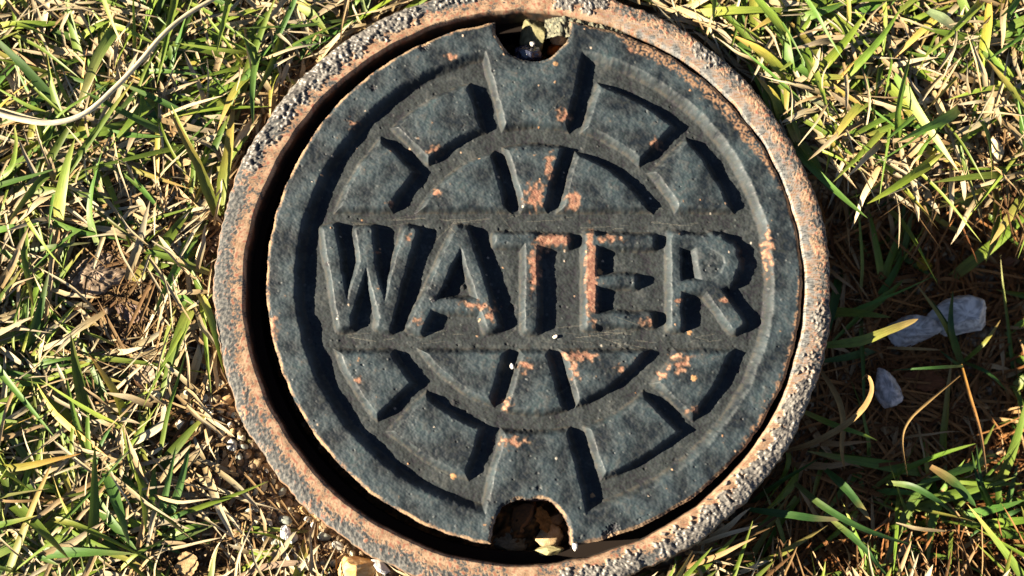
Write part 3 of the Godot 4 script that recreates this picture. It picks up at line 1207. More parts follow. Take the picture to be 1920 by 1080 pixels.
func _build_heroes() -> void:
	var o := piece("dry_stalk", tube(way([[-30, 206], [40, 224], [100, 230], [160, 212], [215, 165], [262, 116], [305, 66], [350, 28], [410, -8], [440, -30]], [16, 22, 28, 32, 34, 34, 30, 24, 16, 10]), 5.6, 4.6, [STRAW[2], Color(0.78, 0.7, 0.55), STRAW[2], STRAW[1]]), straw_mat)
	tag(o, "long pale dry stalk curving across the upper left grass", "grass stalk")
	var b := piece("dry_sheath", ribbon(way([[-25, 196], [30, 215], [95, 228], [150, 216]], [10, 16, 22, 26]), 14.0, STRAW, 0.3, 0.3), straw_mat)
	tag(b, "pale split sheath along the left end of the long dry stalk", "dry grass")
	# stones in the hollow on the right
	var qa := Color(0.34, 0.31, 0.28)
	var qb := Color(0.8, 0.75, 0.69)
	stone("stone", "large bluish white stone right of the frame, behind green blades", "stone", grounded([[1800, 592]], [40])[0], Vector3(70, 36, 48), -0.15, 51, 18, qa, qb)
	stone("stone", "grey white stone just left of the large bluish white stone", "stone", grounded([[1708, 619]], [34])[0], Vector3(64, 30, 42), 0.1, 57, 16, Color(0.27, 0.25, 0.23), Color(0.64, 0.6, 0.56))
	stone("stone", "upright wedge of pinkish white stone beside the brown leaf", "stone", grounded([[1661, 735]], [26])[0], Vector3(32, 28, 50), 0.25, 63, 13, Color(0.3, 0.27, 0.25), Color(0.74, 0.65, 0.59))
	stone("stone", "tiny pale stone low on the right edge among dark grass", "stone", grounded([[1852, 982]], [12])[0], Vector3(16, 12, 13), 0.4, 67, 6, qa, qb)
	stone("stone", "small grey stone in the shade near the bottom right", "stone", grounded([[1616, 1015]], [10])[0], Vector3(13, 10, 18), 0.2, 68, 6, Color(0.22, 0.21, 0.2), Color(0.34, 0.33, 0.32))
	stone("stone", "ochre block of stone at the upper right edge of the sunny soil", "stone", grounded([[1866, 278]], [16])[0], Vector3(16, 15, 30), 0.1, 69, 9, Color(0.42, 0.33, 0.17), Color(0.6, 0.5, 0.32))
	stone("stone", "round whitish pebble in sunny soil at upper right", "pebble", grounded([[1728, 190]], [14])[0], Vector3(22, 14, 13), 0.1, 70, 4, Color(0.5, 0.46, 0.36), Color(0.62, 0.58, 0.48))
	stone("stone", "orange pebble against the bottom left of the frame", "stone", grounded([[672, 1066]], [22])[0], Vector3(38, 26, 26), 0.2, 71, 6, Color(0.5, 0.27, 0.09), Color(0.62, 0.42, 0.2))
	stone("stone", "white pebble between the orange pebble and the frame", "pebble", grounded([[712, 1062]], [18])[0], Vector3(20, 10, 11), -0.55, 72, 8, Color(0.42, 0.41, 0.4), Color(0.6, 0.58, 0.56))
	stone("stone", "round pale pebble in bare soil left of the frame", "pebble", grounded([[340, 794]], [14])[0], Vector3(11, 10, 12), 0.0, 73, 3, Color(0.55, 0.5, 0.36), Color(0.68, 0.62, 0.48))
	stone("stone", "pinkish brown pebble in the bare soil at lower left", "pebble", grounded([[411, 902]], [10])[0], Vector3(10, 9, 15), 0.0, 74, 3, Color(0.36, 0.2, 0.15), Color(0.45, 0.28, 0.2))
	stone("stone", "white pebble in gravel under the lower left of the frame", "pebble", grounded([[536, 1003]], [14])[0], Vector3(10, 9, 19), 0.2, 75, 4, Color(0.66, 0.66, 0.64), Color(0.76, 0.76, 0.74))
	stone("soil_clod", "crumbly brown clod of soil in a gap of the left grass", "soil clod", grounded([[190, 510]], [2])[0], Vector3(66, 28, 44), 0.3, 81, 3, Color(0.15, 0.105, 0.07), Color(0.34, 0.26, 0.18)).mesh = stone_mesh(Vector3(66, 28, 44), 81, 3, Color(0.12, 0.085, 0.055), Color(0.36, 0.27, 0.19), 0.2, 40)
	stone("soil_clod", "dark soil clod in the upper left grass under the long stalk", "soil clod", grounded([[222, 250]], [-2])[0], Vector3(50, 20, 40), 0.3, 83, 3, Color(0.08, 0.055, 0.035), Color(0.2, 0.14, 0.09)).mesh = stone_mesh(Vector3(50, 20, 40), 83, 3, Color(0.07, 0.05, 0.03), Color(0.22, 0.16, 0.1), 0.2, 34)
	# leaves
	for q in [["rust brown dead leaf lying in the shade right of the wedge stone", 1732, 713, 86, 44, 0.1, Color(0.3, 0.11, 0.045), 26.0, 5],
		["purplish brown dead leaf left of the frame", 245, 585, 64, 36, 0.5, Color(0.3, 0.2, 0.17), 20.0, 7],
		["light tan leaf scrap at the bottom of the left grass", 352, 1058, 46, 40, 1.2, Color(0.55, 0.37, 0.2), 34.0, 11],
		["dark brown dead leaf at the far left edge", 22, 830, 90, 48, 1.0, Color(0.17, 0.1, 0.08), 14.0, 13],
		["brown folded leaf by the right edge in the shade", 1868, 488, 76, 30, 0.05, Color(0.3, 0.14, 0.08), 18.0, 17],
		["yellow leaf scrap in the shaded grass right of the frame", 1733, 495, 34, 24, 0.4, Color(0.42, 0.27, 0.03), 34.0, 19],
		["dry brown leaf standing in the sunny soil by the upper right of the frame", 1627, 270, 70, 30, 1.45, Color(0.36, 0.2, 0.13), 24.0, 21],
		["yellow orange leaf scrap close outside the upper right of the frame", 1376, 78, 36, 22, 0.6, Color(0.6, 0.34, 0.05), 22.0, 23],
		["whitish dry leaf flake in the soil left of the frame", 270, 700, 50, 40, 0.4, Color(0.5, 0.4, 0.3), 22.0, 25]]:
		var lf := piece("dead_leaf", leaf_mesh(Vector2(q[3], q[4]), q[8], q[6], 0.12), straw_mat)
		lf.position = grounded([[q[1], q[2]]], [q[7]])[0] * S
		lf.rotation = Vector3(0.12, -q[5], 0.1)
		tag(lf, q[0], "leaf")
	# single blades that stand out
	blade("green_shoot", "broad yellow green blade with a dry tip pointing at the white stones", "grass blade", way([[1540, 648], [1610, 640], [1665, 620], [1722, 598]], [-70, -50, -46, -60]), 23.0, TIPPED, "", 0.3, 0.2, true)
	blade("dry_straw", "curled dry brown blade looping up beside the wedge stone", "dry grass", way([[1470, 846], [1520, 832], [1580, 800], [1618, 766], [1634, 735], [1632, 712], [1622, 703], [1617, 714]], [-120, -80, -60, -50, -44, -46, -56, -66]), 15.0, TAN, "", 0.3, 0.7, true, true)
	blade("dry_straw", "dry brown blade bending down below the curled one", "dry grass", way([[1536, 690], [1570, 745], [1581, 790], [1578, 840], [1584, 880]], [-120, -100, -96, -100, -130]), 15.0, TAN, "", 0.3, 0.4, true, true)
	blade("green_shoot", "bright green blade reaching right below the curled dry blade", "grass blade", way([[1508, 772], [1560, 795], [1610, 812], [1645, 826]], [-120, -84, -70, -84]), 17.0, FRESH, "", 0.25, 0.0)
	blade("dry_shoot", "orange brown stem hanging down from the plant at the right", "grass stem", way([[1803, 683], [1818, 740], [1838, 810], [1850, 888]], [-116, -96, -90, -130]), 9.0, [Color(0.42, 0.22, 0.05), Color(0.36, 0.18, 0.06), Color(0.3, 0.2, 0.12)], "", 0.4, 0.2, true)
	blade("dry_straw", "thin tan stem arching left of the plant at the right", "dry grass", way([[1800, 704], [1745, 750], [1704, 790], [1692, 830], [1702, 895]], [-116, -90, -90, -100, -150]), 6.0, TAN, "", 0.4, 0.2, true, true)
	blade("dry_straw", "straight tan straw lying under the grey white stone", "dry grass", way([[1663, 652], [1720, 654], [1764, 656]], [-128, -126, -128]), 8.0, TAN, "", 0.4, 0.0, true, true)
	blade("green_shoot", "thin green blade running left from the plant at the right", "grass blade", way([[1806, 686], [1740, 690], [1672, 694]], [-110, -86, -110]), 9.0, DEEP)
	blade("green_shoot", "long green blade running from the frame to the lower right shade", "grass blade", way([[1490, 905], [1545, 950], [1620, 992], [1722, 1026]], [-110, -60, -50, -80]), 19.0, DEEP, "", 0.25, 0.3)
	blade("green_shoot", "long green blade below it dipping out at the bottom right", "grass blade", way([[1560, 975], [1602, 1010], [1640, 1050], [1672, 1095]], [-110, -60, -40, -50]), 18.0, DEEP, "", 0.25, 0.2)
	blade("green_shoot", "green blade with a browned tip under the leaf scrap of the lower right", "grass blade", way([[1548, 880], [1590, 920], [1632, 975]], [-120, -80, -80]), 20.0, [DEEP[1], DEEP[1], DEEP[2], TAN[1]], "", 0.25, 0.0, true)
	blade("green_shoot", "green blade arching over the bottom right ground", "grass blade", way([[1660, 905], [1710, 912], [1760, 940], [1800, 972]], [-140, -90, -80, -130]), 17.0, DEEP)
	blade("green_shoot", "half brown blade lying above the bottom right ground", "grass blade", way([[1745, 875], [1790, 905], [1830, 950]], [-120, -110, -110]), 22.0, [TAN[0], DEEP[3], DEEP[1]], "", 0.25, 0.0, true)
	blade("dry_straw", "pale straw lying at the bottom right", "dry grass", way([[1680, 981], [1720, 991], [1775, 996]], [-130, -120, -130]), 9.0, [Color(0.4, 0.32, 0.2), Color(0.34, 0.26, 0.16)], "", 0.4, 0.0, true, true)
	blade("green_shoot", "green blade with a frayed tan end near the bottom of the frame", "grass blade", way([[1405, 955], [1480, 965], [1530, 972], [1578, 974]], [-90, -60, -60, -70]), 18.0, [DEEP[1], DEEP[1], DEEP[2], STRAW[0]], "", 0.25, 0.0, true)
	# upper right
	blade("green_shoot", "long yellow edged green blade slanting up over the upper right grass", "grass blade", way([[1545, 172], [1600, 128], [1650, 74], [1688, 18]], [-40, -4, 6, -4]), 24.0, [TIPPED[2], FRESH[1], FRESH[2], FRESH[1]], "", 0.3, 0.2)
	blade("green_shoot", "grey green blade bent over at the top right", "grass blade", way([[1740, 20], [1770, 36], [1800, 60]], [-10, 0, -10]), 26.0, [Color(0.2, 0.27, 0.13), Color(0.24, 0.3, 0.16), Color(0.5, 0.44, 0.3)], "", 0.25, 0.0, true)
	blade("green_shoot", "long pale green blade falling at the right edge of the top grass", "grass blade", way([[1822, 75], [1860, 112], [1890, 150], [1902, 180]], [-30, -6, -14, -40]), 17.0, [FRESH[2], Color(0.17, 0.24, 0.07), FRESH[0]])
	blade("green_shoot", "silver green blade lying low right of the frame top", "grass blade", way([[1490, 162], [1530, 190], [1580, 222]], [-36, -18, -34]), 17.0, [Color(0.28, 0.33, 0.17), Color(0.36, 0.38, 0.22), STRAW[1]], "", 0.25, 0.0, true)
	blade("dry_shoot", "orange stem leaning over the soil at the right edge", "grass stem", way([[1800, 172], [1860, 174], [1930, 186]], [-30, -16, -20]), 8.0, [TAN[1], Color(0.46, 0.24, 0.07), TAN[0]], "", 0.4, 0.0, true)
	blade("dry_straw", "yellow pointed straw lying across the green above the soil", "dry grass", way([[1551, 174], [1580, 140], [1612, 104]], [-30, -6, -2]), 10.0, [Color(0.6, 0.4, 0.12), Color(0.52, 0.32, 0.1)], "", 0.4, 0.0, false, true)
	# left side
	blade("green_shoot", "light green blade standing in the dark gap of the left grass", "grass blade", way([[196, 405], [186, 350], [170, 262]], [-40, -8, -20]), 22.0, FRESH, "", 0.3, 0.2)
	blade("green_shoot", "bright narrow blade upright left of the frame", "grass blade", way([[355, 385], [362, 320], [360, 232]], [-40, -12, -20]), 14.0, FRESH)
	blade("green_shoot", "long thin olive stem crossing the left grass diagonally", "grass blade", way([[132, 358], [200, 410], [250, 450], [285, 488]], [-30, -2, -6, -30]), 8.0, [Color(0.26, 0.24, 0.08), Color(0.2, 0.2, 0.06), Color(0.16, 0.18, 0.05)], "", 0.4, 0.0, true)
	blade("green_shoot", "dull green blade lying level in the left grass", "grass blade", way([[44, 474], [100, 462], [170, 455]], [-30, -8, -20]), 15.0, [Color(0.16, 0.22, 0.08), Color(0.18, 0.24, 0.09), Color(0.3, 0.28, 0.12)])
	blade("green_shoot", "yellow green arching blade at the left edge", "grass blade", way([[-20, 345], [18, 318], [30, 270], [26, 232]], [-20, 4, 0, -20]), 16.0, [FRESH[1], Color(0.22, 0.33, 0.04), FRESH[0]])
	blade("dry_straw", "orange tipped dry blade pointing down left of the frame", "dry grass", way([[202, 416], [190, 455], [166, 530]], [-26, -14, -36]), 13.0, [Color(0.55, 0.32, 0.08), STRAW[1], STRAW[2]], "", 0.35, 0.3, false, true)
	blade("dry_straw", "bleached flat straw blade lying at the lower left", "dry grass", way([[212, 848], [255, 826], [305, 792], [302, 742]], [-26, -14, -12, -30]), 20.0, STRAW, "", 0.2, 0.3, true, true)
	blade("dry_straw", "curled pinkish straw flake in the soil left of the frame", "dry grass", way([[268, 748], [295, 738], [306, 765]], [-30, -16, -30]), 16.0, [Color(0.6, 0.46, 0.34), STRAW[2], STRAW[1]], "", 0.2, 0.9, true, true)
	blade("dry_straw", "pale straw blade running to the frame at mid left", "dry grass", way([[336, 398], [370, 392], [416, 384]], [-34, -22, -26]), 11.0, STRAW, "", 0.3, 0.3, false, true)
	blade("dry_twig", "brown twig end lying at the bottom left beside the frame", "twig", way([[440, 1085], [500, 1062], [560, 1056], [620, 1066]], [-40, -30, -30, -46]), 15.0, [Color(0.38, 0.26, 0.18), Color(0.46, 0.34, 0.25), Color(0.36, 0.26, 0.18)], "", 0.5, 0.4, true, true)
	var kq := [Color(0.09, 0.2, 0.05), Color(0.12, 0.24, 0.06), Color(0.1, 0.22, 0.05)]
	tuft("big fanned tuft of fresh green blades at the lower left", [295, 1010], [[357, 826, 44, 30, 24, kq], [330, 836, 40, 36, 20, kq], [372, 950, 36, 30, 19, kq], [424, 974, 30, 12, 18, FRESH], [304, 955, 30, 26, 16, kq], [245, 965, 24, 20, 15, FRESH], [192, 925, 24, 24, 14, kq], [290, 860, 26, 20, 26, FRESH], [200, 1000, 22, 14, 15, FRESH], [345, 1040, 16, 10, 16, kq]])
	tuft("tall green tuft with yellow sheaths left of the big lower tuft", [178, 900], [[120, 690, 40, 24, 17, FRESH], [165, 745, 34, 30, 16, FRESH], [60, 775, 30, 12, 19, FRESH], [215, 790, 30, 24, 14, kq], [90, 860, 22, 18, 16, kq], [30, 880, 24, 10, 18, FRESH], [240, 838, 24, 14, 12, TIPPED], [130, 850, 20, 26, 13, kq]])
	tuft("grass tuft in shade at the corner right of the frame", [1700, 350], [[1710, 90, 40, 30, 22, FRESH], [1600, 260, 34, 26, 17, FRESH], [1790, 215, 40, 26, 13, FRESH], [1810, 245, 30, 20, 12, TIPPED], [1640, 400, 40, 30, 15, DEEP], [1690, 485, 50, 40, 10, DEEP], [1580, 370, 44, 24, 14, DEEP], [1835, 370, 40, 20, 11, FRESH], [1842, 455, 60, 50, 19, TIPPED], [1770, 430, 40, 40, 14, DEEP], [1745, 300, 26, 24, 13, FRESH]])
	tuft("plant with broad dark green blades in front of the large white stone", [1802, 684], [[1716, 530, 70, 60, 15, TIPPED], [1787, 545, 76, 66, 25, DEEP], [1876, 600, 50, 46, 13, TIPPED], [1745, 560, 60, 40, 17, DEEP], [1890, 735, 44, 14, 11, DEEP], [1760, 655, 40, 24, 12, DEEP]])
	tuft("upright pair of green blades at the lower right", [1868, 975], [[1822, 846, 60, 54, 14, DEEP], [1830, 832, 60, 66, 17, DEEP], [1925, 950, 40, 30, 18, DEEP], [1905, 1000, 30, 20, 16, DEEP], [1815, 1010, 40, 30, 14, DEEP]])
	tuft("tuft of narrow blades at the left of the frame top", [310, 245], [[250, 330, 24, 10, 15, FRESH], [418, 185, 30, 16, 20, kq], [362, 300, 26, 12, 14, FRESH], [240, 150, 30, 20, 16, kq], [330, 120, 34, 24, 13, FRESH], [270, 215, 16, 26, 17, FRESH], [440, 260, 18, 6, 16, FRESH]])
	tuft("tuft of thin blades above the upper left arc of the frame", [640, 40], [[560, -20, 30, 20, 15, FRESH], [500, 60, 30, 14, 20, FRESH], [470, 110, 26, 14, 16, kq], [700, -20, 24, 20, 14, FRESH], [590, 90, 16, 4, 13, FRESH], [540, 0, 34, 24, 13, TIPPED]])
	tuft("green tuft below the frame at the lower right", [1385, 1045], [[1330, 1010, 30, 20, 14, FRESH], [1310, 1075, 20, 14, 17, FRESH], [1420, 1095, 26, 20, 22, FRESH], [1370, 990, 40, 30, 12, DEEP], [1480, 1090, 24, 20, 15, FRESH]])


func _build_gravel() -> void:
	# gravel chips in the bare soil that hugs the frame at the lower left
	var made := []
	var tones := [[Color(0.3, 0.31, 0.24), Color(0.45, 0.46, 0.36)], [Color(0.36, 0.33, 0.22), Color(0.52, 0.48, 0.34)], [Color(0.28, 0.2, 0.11), Color(0.42, 0.32, 0.18)], [Color(0.42, 0.42, 0.36), Color(0.58, 0.57, 0.5)], [Color(0.22, 0.24, 0.2), Color(0.34, 0.36, 0.31)], [Color(0.36, 0.22, 0.1), Color(0.5, 0.34, 0.16)]]
	for k in 12:
		made.append(stone_mesh(Vector3(12, 7, 9), 200 + k, 7, tones[k % 6][0], tones[k % 6][1], 0.06, 8))
	var r := RandomNumberGenerator.new()
	r.seed = 19
	var spots := PackedVector3Array()
	var tries := 0
	while spots.size() < 200 and tries < 9000:
		tries += 1
		var far := absf(r.randfn()) * 62.0 + 16.0
		var a := deg_to_rad(r.randf_range(100.0, 166.0))
		var rad := RING_OUT + far
		var x := RING.x + cos(a) * rad
		var z := RING.y + sin(a) * rad
		var size := r.randf_range(0.45, 1.25) * (1.0 if far < 90.0 else 0.7)
		var ok := true
		for q in spots:
			if Vector2(q.x - x, q.z - z).length() < 9.0 * (size + q.y):
				ok = false
				break
		if ok:
			spots.append(Vector3(x, size, z))
	for q in spots:
		var pick := r.randi() % 12
		var tone: String = ["grey green", "pale tan", "brown", "whitish grey", "dark grey green", "orange brown"][pick % 6]
		var place: String = "close against the frame" if Vector2(q.x - RING.x, q.z - RING.y).length() < RING_OUT + 55.0 else "out in the straw"
		var spot: String = "left" if q.z < 260.0 else ("lower left" if q.z < 430.0 else "bottom left")
		var o := piece("gravel_chip", made[pick], grain_mat)
		o.position = Vector3(q.x, ground_y(q.x, q.z) + 8.0, q.z) * S
		o.rotation = Vector3(r.randf_range(-0.5, 0.5), r.randf() * TAU, r.randf_range(-0.5, 0.5))
		o.scale = Vector3.ONE * q.y
		tag(o, "%s %s gravel chip %s at its %s" % ["larger" if q.y > 0.85 else "small", tone, place, spot], "gravel chip", "gravel chips beside the frame")


# ---------------------------------------------------------------- grass in the mass

func mass_blade(seed_: int, width: float, arch: float, sweep: float, twist: float, cols: Array, crease := 0.25, steps := 9, blunt := false) -> ArrayMesh:
	# one blade along x, 100 long, lying on y = 0
	var r := RandomNumberGenerator.new()
	r.seed = seed_
	var path := PackedVector3Array()
	var kink := r.randf_range(-2.5, 2.5)
	for k in 5:
		var t := k / 4.0
		path.append(Vector3(100.0 * t, arch * sin(PI * pow(t, 0.8)) + r.randf_range(-1, 1), sweep * t * t + (kink if k == 2 else 0.0)))
	var curve := Curve3D.new()
	for k in 5:
		var tan_ := (path[mini(k + 1, 4)] - path[maxi(k - 1, 0)]) / 6.0
		curve.add_point(path[k], -tan_, tan_)
	var length := curve.get_baked_length()
	var v := PackedVector3Array()
	var c := PackedColorArray()
	var u := PackedVector2Array()
	var i := PackedInt32Array()
	for k in steps + 1:
		var t := float(k) / steps
		var at := curve.sample_baked(t * length, true)
		var ahead := (curve.sample_baked(minf(t * length + 2.0, length), true) - curve.sample_baked(maxf(t * length - 2.0, 0.0), true)).normalized()
		var across := ahead.cross(Vector3.UP).normalized()
		var up := across.cross(ahead).normalized()
		var roll := twist * (t - 0.3) + r.randf_range(-0.1, 0.1)
		var ax := across * cos(roll) + up * sin(roll)
		var au := up * cos(roll) - across * sin(roll)
		var w := width * 0.5 * (minf(1.0, 0.6 + 1.4 * t) * pow(maxf(0.0, 1.0 - pow(t, 4.0 if blunt else 1.5)), 0.5 if blunt else 0.72) + 0.02)
		var f := t * (cols.size() - 1)
		var q := mini(int(f), cols.size() - 2)
		var col: Color = cols[q].lerp(cols[q + 1], f - q)
		for s in 3:
			var e := s - 1.0
			v.append((at + ax * w * e - au * crease * w * (1.0 - absf(e))) * S)
			c.append(col)
			u.append(Vector2(0.5 + 0.5 * e, t * 0.7))
	for k in steps:
		for s in 2:
			var q := k * 3 + s
			i.append_array([q, q + 1, q + 3, q + 1, q + 4, q + 3])
	return arrays(v, normals_of(v, i), i, c, u)


# places kept free of the mass of grass: stones and leaves that lie open
const OPEN := [[1800, 592, 66], [1708, 619, 60], [1661, 735, 44], [1732, 713, 50], [245, 585, 40], [190, 510, 46], [672, 1066, 40], [1866, 278, 26], [340, 794, 22], [352, 1058, 30]]
var opens := PackedVector3Array()
var keep_open := true


func clear_of_frame(x: float, z: float, y: float) -> bool:
	for q in opens if keep_open else PackedVector3Array():
		if absf(x - q.x) < q.y and absf(z - q.z) < q.y:
			return false
	var d := Vector2(x - RING.x, z - RING.y).length()
	if d < RING_OUT + 3.0:
		return false
	# nothing so tall next to the frame that it would shade it
	if x < RING.x and absf(z - RING.y) < 600.0:
		var edge := RING.x - sqrt(maxf(0.0, RING_OUT * RING_OUT - (z - RING.y) * (z - RING.y)))
		if y > -4.0 + (edge - x) * 0.34:
			return false
	return true


func scatter(parent: Node3D, called: String, meshes: Array, mat: Material, count: int, seed_: int, kind: String) -> void:
	var r := RandomNumberGenerator.new()
	r.seed = seed_
	var put := []
	for k in meshes.size():
		put.append([])
	keep_open = kind != "thatch"
	var roots := PackedVector2Array()
	if kind == "green":
		for k in 2600:
			roots.append(Vector2(r.randf_range(-1350, 1350), r.randf_range(-900, 900)) if k < 1150 else Vector2(r.randfn() * 2200.0, r.randfn() * 2000.0))
	var made := 0
	var tries := 0
	while made < count and tries < count * 6:
		tries += 1
		# dense around the frame, thinner and thinner outwards
		var x: float
		var z: float
		if r.randf() < 0.62:
			x = r.randf_range(-1350, 1350)
			z = r.randf_range(-900, 900)
		else:
			x = r.randfn() * 2200.0
			z = r.randfn() * 2000.0
		var yaw := r.randf() * TAU
		if kind == "green" and r.randf() < 0.82: # most green blades spread from the root of a tuft
			var q := roots[r.randi() % roots.size()]
			yaw = q.x * 1.7 + r.randfn() * 1.3
			var off := r.randf_range(0.0, 26.0)
			x = q.x + cos(yaw) * off
			z = q.y - sin(yaw) * off
		var h := hollow(x, z)
		var bare := exp(-(pow((x + 430.0) / 230.0, 2.0) + pow((z - 430.0) / 180.0, 2.0)))
		var soily := minf(1.0, exp(-(pow((x - 800.0) / 170.0, 2.0) + pow((z + 300.0) / 90.0, 2.0))) + exp(-(pow((x + 740.0) / 130.0, 2.0) + pow((z - 20.0) / 90.0, 2.0))) + exp(-(pow((x + 700.0) / 100.0, 2.0) + pow((z - 130.0) / 70.0, 2.0))))
		var clump := nb.get_noise_2d(x * 0.008 + 31.0, z * 0.008)
		var length := 0.0
		var pitch := 0.0
		var lift := 2.0
		var tint := Color.WHITE
		var wide := 1.0
		if kind == "green":
			if r.randf() > clampf(0.55 + 1.7 * nb.get_noise_2d(x * 0.0052 + 31.0, z * 0.0052), 0.06, 1.0) * (1.0 - 0.9 * bare) * (1.0 - 0.85 * soily) * (1.0 - 0.74 * h):
				continue
			length = r.randf_range(90, 210) + 110.0 * r.randf() * r.randf() if h < 0.5 else r.randf_range(120, 280)
			pitch = absf(r.randfn()) * 0.13 + 0.03 + h * 0.12
			lift = r.randf_range(0, 26) * (1.0 - h * 0.6)
			var g := r.randf()
			tint = Color(1, 1, 1).lerp(Color(1.45, 1.15, 0.9), r.randf()) if g < 0.55 else (Color(0.75, 0.9, 1.1) if g < 0.8 else Color(1.7, 1.35, 1.5))
			tint *= r.randf_range(0.7, 1.25)
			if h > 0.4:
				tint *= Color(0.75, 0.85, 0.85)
			wide = r.randf_range(0.6, 1.2)
		elif kind == "dead":
			if r.randf() > clampf(0.62 + 1.1 * nd.get_noise_2d(x * 0.007, z * 0.007 + 9.0), 0.12, 1.0) * (1.0 - 0.85 * bare) * (1.0 - 0.6 * soily) * (1.0 - 0.75 * h):
				continue
			length = r.randf_range(40, 165)
			pitch = r.randfn() * 0.1 + 0.03
			lift = r.randf_range(4, 38) * (1.0 - 0.6 * h)
			tint = Color(1, 1, 1).lerp(Color(0.72, 0.55, 0.4), r.randf() * r.randf() * 1.1) * r.randf_range(0.7, 1.2)
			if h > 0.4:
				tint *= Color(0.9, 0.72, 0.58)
			wide = r.randf_range(0.7, 1.4)
		else:
			if r.randf() < 0.7 * bare + 0.35 * soily:
				continue
			length = r.randf_range(50, 190)
			pitch = r.randfn() * 0.06
			lift = r.randf_range(0, 14)
			tint = Color(1.25, 1.15, 1.0).lerp(Color(0.4, 0.28, 0.22), r.randf()) * r.randf_range(0.7, 1.15)
			if h > 0.4:
				tint *= Color(1.35, 1.0, 0.78)
			wide = r.randf_range(0.7, 1.5)
		var y0 := ground_y(x, z) + lift
		var k := length / 100.0
		var fx := cos(yaw) * length * cos(pitch)
		var fz := -sin(yaw) * length * cos(pitch)
		var rise := sin(pitch) * length
		if x + fx > -1300 and x + fx < 1300: # tips do not sink far below the ground they lie on
			var low := ground_y(x + fx, z + fz) + 3.0
			if y0 + rise < low:
				pitch = atan2(low - y0, length)
				rise = low - y0
		if not (clear_of_frame(x, z, y0 + 4) and clear_of_frame(x + fx * 0.5, z + fz * 0.5, y0 + rise * 0.5 + 14) and clear_of_frame(x + fx, z + fz, y0 + rise + 4) and clear_of_frame(x + fx * 0.75, z + fz * 0.75, y0 + rise * 0.75 + 10) and clear_of_frame(x + fx * 0.25, z + fz * 0.25, y0 + rise * 0.25 + 8)):
			continue
		if kind == "green" and y0 + rise > 45.0:
			continue
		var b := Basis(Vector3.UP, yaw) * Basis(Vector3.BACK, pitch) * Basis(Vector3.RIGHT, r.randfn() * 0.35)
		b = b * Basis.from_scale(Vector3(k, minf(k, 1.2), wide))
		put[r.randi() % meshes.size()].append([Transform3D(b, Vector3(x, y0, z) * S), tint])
		made += 1
	for m in meshes.size():
		var mm := MultiMesh.new()
		mm.transform_format = MultiMesh.TRANSFORM_3D
		mm.use_colors = true
		mm.mesh = meshes[m]
		mm.instance_count = put[m].size()
		for k in put[m].size():
			mm.set_instance_transform(k, put[m][k][0])
			mm.set_instance_color(k, put[m][k][1])
		var o := MultiMeshInstance3D.new()
		o.name = called if m == 0 else "%s_%03d" % [called, m]
		o.multimesh = mm
		o.material_override = mat
		o.set_meta("kind", "stuff")
		parent.add_child(o)


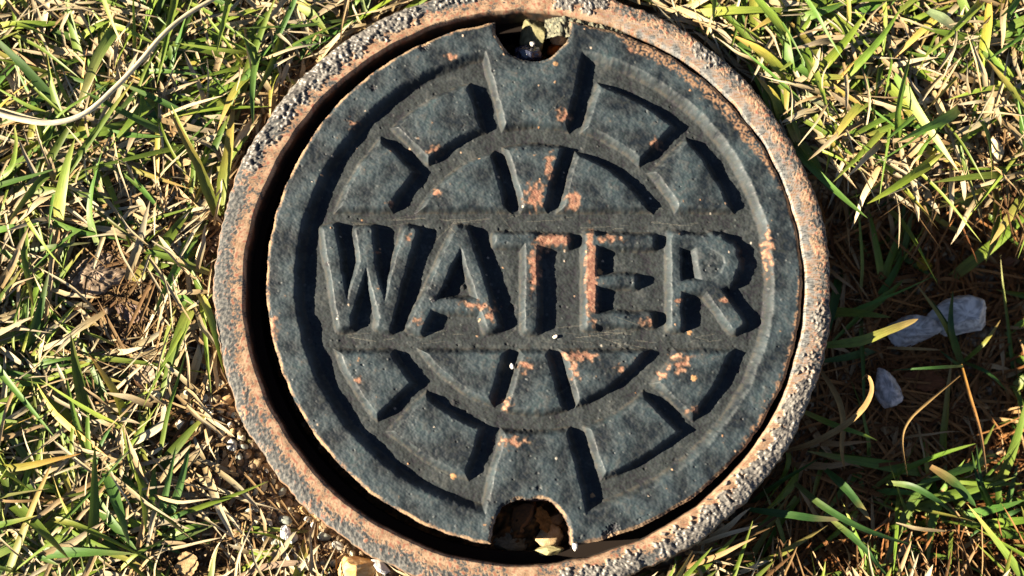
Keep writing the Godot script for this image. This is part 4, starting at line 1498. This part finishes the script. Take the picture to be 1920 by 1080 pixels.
func _build_grass() -> void:
	for q in OPEN:
		var at: Vector3 = grounded([[q[0], q[1]]], [10.0])[0]
		opens.append(Vector3(at.x, q[2], at.z))
	var thin := []
	for k in 6:
		thin.append(mass_blade(300 + k, [3.0, 4.5, 6.0, 3.5, 5.0, 2.5][k], [3.0, 5.0, 2.0, 7.0, 3.0, 4.0][k], [8.0, -14.0, 20.0, -6.0, 3.0, -22.0][k], 0.6, [Color(0.2, 0.13, 0.07), Color(0.34, 0.24, 0.13), Color(0.27, 0.18, 0.1)], 0.5, 6, true))
	var o := Node3D.new()
	o.name = "grass_thatch"
	add_child(o)
	tag(o, "thin brown straw litter matted over the soil", "grass thatch", "", "stuff")
	scatter(o, "straw_litter", thin, straw_mat, 34000, 91, "thatch")
	var dead := []
	var pale := [Color(0.42, 0.3, 0.15), Color(0.6, 0.49, 0.3), Color(0.7, 0.61, 0.44), Color(0.6, 0.49, 0.33)]
	for k in 8:
		dead.append(mass_blade(400 + k, [8.5, 6.0, 12.0, 4.5, 7.5, 5.0, 14.0, 4.0][k], [4.0, 9.0, 6.0, 12.0, 3.0, 14.0, 7.0, 5.0][k], [6.0, -12.0, 4.0, 16.0, -7.0, 18.0, -3.0, 10.0][k], [0.4, 0.9, -0.5, 1.2, 0.3, -1.0, 0.4, 0.7][k], pale, 0.4, 9, k % 4 == 0))
	o = Node3D.new()
	o.name = "dry_grass"
	add_child(o)
	tag(o, "bleached dead grass blades lying among the green ones", "dry grass", "", "stuff")
	scatter(o, "dry_blade_mass", dead, straw_mat, 23000, 92, "dead")
	var green := []
	for k in 12:
		var cols: Array = [FRESH, TIPPED, FRESH, [Color(0.36, 0.34, 0.12), Color(0.2, 0.28, 0.05), Color(0.13, 0.22, 0.03), Color(0.2, 0.24, 0.05)], FRESH, [Color(0.12, 0.2, 0.03), Color(0.1, 0.19, 0.03), Color(0.11, 0.2, 0.03), Color(0.3, 0.28, 0.08)]][k % 6]
		green.append(mass_blade(500 + k, [17.0, 21.0, 12.0, 24.0, 9.0, 19.0, 25.0, 13.0, 20.0, 8.0, 15.0, 22.0][k], [10.0, 18.0, 14.0, 8.0, 20.0, 12.0, 16.0, 6.0, 22.0, 12.0, 9.0, 15.0][k], [6.0, -16.0, 12.0, 22.0, -8.0, -24.0, 4.0, 14.0, -12.0, 28.0, -4.0, 10.0][k], [0.4, -0.6, 0.9, 0.2, -1.0, 0.5, -0.3, 1.1, 0.6, -0.8, 0.1, 0.7][k], cols, 0.28, 10))
	o = Node3D.new()
	o.name = "green_grass"
	add_child(o)
	tag(o, "short green grass growing all around the frame", "grass", "", "stuff")
	scatter(o, "green_blade_mass", green, blade_mat, 8200, 93, "green")
	# crumbs of soil
	var crumbs := []
	for k in 5:
		crumbs.append(stone_mesh(Vector3(6, 5, 6), 600 + k, 4, Color(0.16, 0.11, 0.07), Color(0.36, 0.28, 0.19), 0.14, 5))
	o = Node3D.new()
	o.name = "soil_crumbs"
	add_child(o)
	tag(o, "loose crumbs of brown soil between the grass", "soil crumbs", "", "stuff")
	var r := RandomNumberGenerator.new()
	r.seed = 94
	for m in 5:
		var mm := MultiMesh.new()
		mm.transform_format = MultiMesh.TRANSFORM_3D
		mm.use_colors = true
		mm.mesh = crumbs[m]
		mm.instance_count = 2600
		for k in 2600:
			var x := r.randf_range(-1400, 1400)
			var z := r.randf_range(-950, 950)
			if k % 3 == 0: # more of them on the bare patches
				x = -420.0 + r.randfn() * 150.0 if k % 2 == 0 else 800.0 + r.randfn() * 150.0
				z = 430.0 + r.randfn() * 110.0 if k % 2 == 0 else -300.0 + r.randfn() * 70.0
			var y := ground_y(x, z) + 2.0
			var d := Vector2(x - RING.x, z - RING.y).length()
			if d < RING_OUT + 6.0 and d > 500.0:
				y = -150.0
				x = RING.x + (x - RING.x) * 0.8
				z = RING.y + (z - RING.y) * 0.8
			elif d <= 500.0:
				y = -148.0
			var s := r.randf_range(0.4, 1.3) * (1.0 + r.randf() * r.randf())
			mm.set_instance_transform(k, Transform3D(Basis.from_euler(Vector3(r.randf() * 6, r.randf() * 6, r.randf() * 6)).scaled(Vector3.ONE * s), Vector3(x, y, z) * S))
			mm.set_instance_color(k, Color.WHITE.lerp(Color(1.3, 1.2, 1.0), r.randf()) * r.randf_range(0.6, 1.1))
		var q := MultiMeshInstance3D.new()
		q.name = "crumb_mass" if m == 0 else "crumb_mass_%03d" % m
		q.multimesh = mm
		q.material_override = grain_mat
		q.set_meta("kind", "stuff")
		o.add_child(q)
